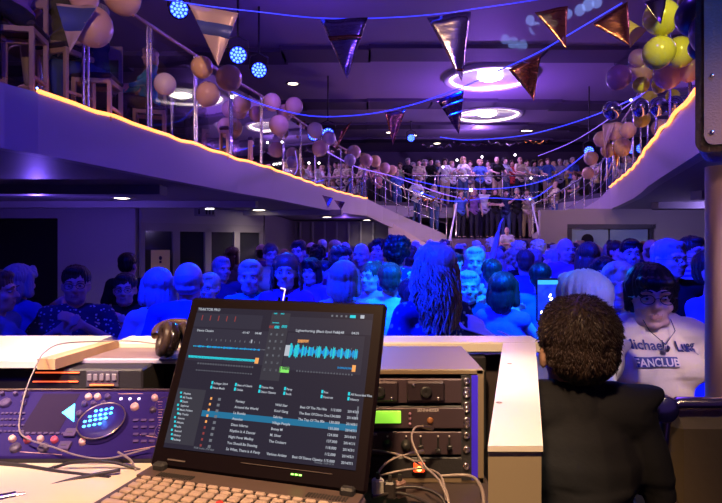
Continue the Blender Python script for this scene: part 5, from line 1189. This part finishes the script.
e = MB(); e.tube([(-.19, -.02, .1), (-.19, -.03, 1.30), (-.18, -.03, 1.43), (-.15, -.03, 1.445), (.15, -.03, 1.445), (.18, -.03, 1.43), (.19, -.03, 1.2), (.19, -.02, .1)], .016, seg=12); e.build('tube_frame', mat('aged chrome', (.6, .5, .45), .2, 1.), ch)
for x in (-.18, .18): e = MB(); e.cyl((x, .46, 0), (x, .46, .68), .014); e.build('leg', steel, ch)
e = MB(); e.lathe([(.001, .012), (.030, .012), (.034, .006), (.034, -.006), (.030, -.012), (.001, -.012)], seg=24, M=Matrix.Translation((-.19, -.045, 1.435)) @ Matrix.Rotation(PI / 2, 4, 'X')); e.build('end_disc', steel, ch)
# drink with straw held by the red-haired woman
p = P(283, 300, 3.66); dr_ = empty('cocktail_glass', 'glass with a glowing white straw in front of the red-haired woman', 'drink', p)
MB().lathe([(.022, -.09), (.034, .02), (.032, .02), (.020, -.085), (.001, -.085)], seg=20).build('glass', GLASS, dr_); e = MB(); e.tube([(-.012, 0, -.07), (.004, 0, .02), (.014, 0, .072)], .0035); e.tube([(.014, 0, .072), (-.016, 0, .078)], .0035); e.build('straw', mat('glow straw', (1, .8, .7), .4, emit=(1, .65, .55), es=2.5), dr_)  # straw drawn bright by emission
# signs
sg = tag(MB().box((0, 0, 0), (.42, .02, .62), bev=.004).build('poster', mat('yellow paper poster', (.95, .85, .22), .6)), 'yellow poster on the first pane of the glazed doors', 'poster'); sg.location = P(162, 263, 13.25); sg.location.y = 13.15; sg.rotation_euler = (0, 0, .3)
e = MB(); e.ell((0, -.012, .12), (.035, .004, .05)); e.box((0, -.012, .03), (.05, .004, .06)); e.build('printed_figure', black, sg)
sg = empty('restroom_sign', 'dark sign with small pictograms hanging above the glazed doors', 'sign', tuple(P(205, 212, 13.4)), .6)
MB().box((0, 0, 0), (.5, .03, .2), bev=.004).build('panel', mat('sign grey', (.22, .2, .28), .5), sg); e = MB()
for x in (.03, .11, .19): e.ell((x, -.02, .045), (.018, .003, .022)); e.box((x, -.02, -.015), (.035, .004, .08))
e.ell((-.15, -.02, .045), (.018, .003, .022)); e.box((-.15, -.02, -.015), (.035, .004, .08)); e.build('pictogram', black, sg); e = MB(); e.box((.11, -.018, .08), (.2, .004, .03)); e.build('lit_strip', spark, sg)

# ================================================================== LIGHT
def spot(loc, to, power, col, size, blend=.3, soft=.1):
    l = bpy.data.lights.new('spot', 'SPOT'); l.energy = power; l.color = col; l.spot_size = math.radians(size); l.spot_blend = blend; l.shadow_soft_size = soft
    o = bpy.data.objects.new('spot', l); COL.objects.link(o); o.location = loc; o.rotation_euler = aimrot(loc, to).to_euler(); return o
def point(loc, power, col, soft=.15):
    l = bpy.data.lights.new('point', 'POINT'); l.energy = power; l.color = col; l.shadow_soft_size = soft
    o = bpy.data.objects.new('point', l); COL.objects.link(o); o.location = loc; return o
BL_ = (.0, .008, 1.0); CYA = (.0, .13, 1.0); VI = (.16, .06, 1.0); WARM = (1.0, .60, .30)
# unseen stage washes for the crowd, with added fill lamps among them
spot((-1.6, 1.0, 5.2), (.6, 4.6, 1.3), 8000, BL_, 50, .6)
spot((1.4, 1.6, 5.4), (.8, 4.2, 1.3), 6500, CYA, 24, .6)
spot((-2.0, .8, 4.2), (-1.9, 4.0, 1.3), 420, BL_, 50, .7)
spot((1.9, 8.2, 5.9), (1.4, 11.0, 1.2), 7500, BL_, 70, .8, .01)
spot((.8, 5.0, 5.9), (.9, 6.8, 1.2), 1800, BL_, 60, .8, .01)
spot((-.2, 1.0, 5.2), (2.2, 8.0, 4.35), 900, (1., .55, .3), 26, .9, .05)  # added warm fill for the copper pennants
spot((1.0, .2, 2.6), (1.06, 1.58, 1.75), 34, (1., .62, .55), 34, .8, .05)  # added pink fill for the column
spot((1.6, .2, 3.0), (1.05, 2.1, 1.6), 150, BL_, 26, .7)  # added blue fill on the face above the printed shirt
spot((.9, .6, 3.6), (.72, 1.85, 1.65), 160, (0, .10, 1), 16, .7)  # added blue fill on the filming person
spot((-.6, 10.5, 5.4), (.1, 4.0, 1.5), 2200, CYA, 22, .5)
spot((1.8, .6, 3.2), (-3.1, 5.2, 2.9), 320, BL_, 36, .9)  # added fill to turn the left fascia bluer
point((-1.0, 9, 4.6), 75, VI, .01); point((1.5, 3.5, 4.6), 60, VI, .01); point((3.5, 15.5, 4.6), 300, (.34, .12, 1.0), .01); point((4.4, 20.8, 5.6), 190, (.45, .22, 1.), .01)  # unseen violet fill points added inside the hall
point((-5.5, 9.5, 2.2), 110, (.20, .10, 1.), .01); point((7.8, 11.5, 2.3), 60, (.45, .32, 1.), .01); point((-.6, 20.5, 2.3), 22, (.3, .12, 1.), .01)  # added violet fill below the decks
point((2.3, 17.4, 2.0), 60, (1., .62, .5), .01)  # added warm fill for the cream stair wall
point((-6.0, 7.0, 5.2), 50, (.6, .25, .7), .01); point((6.0, 7, 5.2), 70, (.5, .22, .9), .01)
# warm work lamp above the booth, then added fill spots
spot((-.1, .1, 2.9), (-.10, .95, 1.4), 250, WARM, 54, .8, .06)
spot((-.95, .6, 2.7), (-.85, 1.25, 1.5), 230, (1, .72, .5), 44, .8, .06)
spot((.25, .5, 2.6), (.31, 1.05, 1.5), 70, (1, .85, .6), 18, .8, .06)
spot((-.5, .5, 2.2), (-.6, 1.0, 1.42), 24, (.06, .01, 1.0), 40, .8, .04)  # added violet fill over the controller
spot((1.3, .3, 2.9), (1.13, 2.2, 1.03), 160, (1., .74, .55), 15, .35, .03)  # added warm fill on the cream T-shirt
spot((.5, .2, 2.1), (.98, 1.43, 2.05), 6, (1., .7, .4), 24, .6, .03)  # added fill for the tan grille
spot((1.0, .1, 2.8), (.93, 1.42, 1.15), 24, (1., .75, .45), 18, .8, .06)  # added fill for the lounge chair
spot((2.2, 1.5, 4.6), (2.62, 5.1, 3.5), 420, (1., .88, .2), 17, .8, .05)  # added yellow fill on the right balloon cluster
spot((-.8, 1.0, 5.0), (-1.75, 6.6, 4.25), 700, (1., .55, .42), 22, .9, .05)  # added peach fill on the cream pennant and gold balloons
spot((-1.0, 1.0, 3.6), (-3.4, 6.5, 4.6), 260, (1., .55, .35), 36, .9, .05)
spot((1.2, 1.5, 5.2), (4.3, 10.5, 3.6), 700, (1., .6, .35), 15, .9, .05)
lg = bpy.data.lights.new('led_glow', 'POINT'); lg.energy = .12; lg.color = (.05, .25, 1); lg.shadow_soft_size = .004
lo = bpy.data.objects.new('led_glow', lg); COL.objects.link(lo); lo.parent = ct; lo.location = CT @ Vector((jx - .005, jy + .01, .022))
spot((.15, .3, 2.7), (.54, 1.37, 1.6), 16, (1., .75, .6), 22, .8, .06)  # added weak fill on the boy
# light patches thrown onto the ceiling
for (u, v, a) in ((505, 39, 1.0), (513, 43, 1.2), (522, 46, 1.2), (530, 20, 1.0), (535, 28, 1.3), (541, 36, 1.4), (546, 43, 1.1), (580, 10, 1.2), (588, 5, 1.3), (597, 3, 1.1), (568, 14, 1.0)):
    Y = F * 4.25 / (HOR - v); q = P(u, v, Y); spot((q.x * .3, 3.0, 3.3), q, 9000, (.30, .55, 1.0), a * 1.15, .25, .01)

w = bpy.data.worlds.new('World'); SC.world = w; w.use_nodes = True
w.node_tree.nodes['Background'].inputs[0].default_value = (.16, .08, .55, 1); w.node_tree.nodes['Background'].inputs[1].default_value = .12
cd = bpy.data.cameras.new('Camera'); cam = bpy.data.objects.new('Camera', cd); COL.objects.link(cam)
cam.location = (0, 0, CAMZ); cam.rotation_euler = (PI / 2, 0, 0); cd.sensor_width = 36; cd.lens = 36 * F / 722; cd.shift_y = -(251.5 - HOR) / 722; cd.clip_start = .02
SC.camera = cam; bpy.data.scenes.remove(TMP)
SC.view_settings.view_transform = 'Standard'; SC.view_settings.look = 'None'; SC.view_settings.exposure = 0; SC.view_settings.gamma = 1; SC.view_settings.use_curve_mapping = False
SC.cycles.use_denoising = True; SC.cycles.max_bounces = 6; SC.cycles.transparent_max_bounces = 12; SC.cycles.sample_clamp_indirect = 4
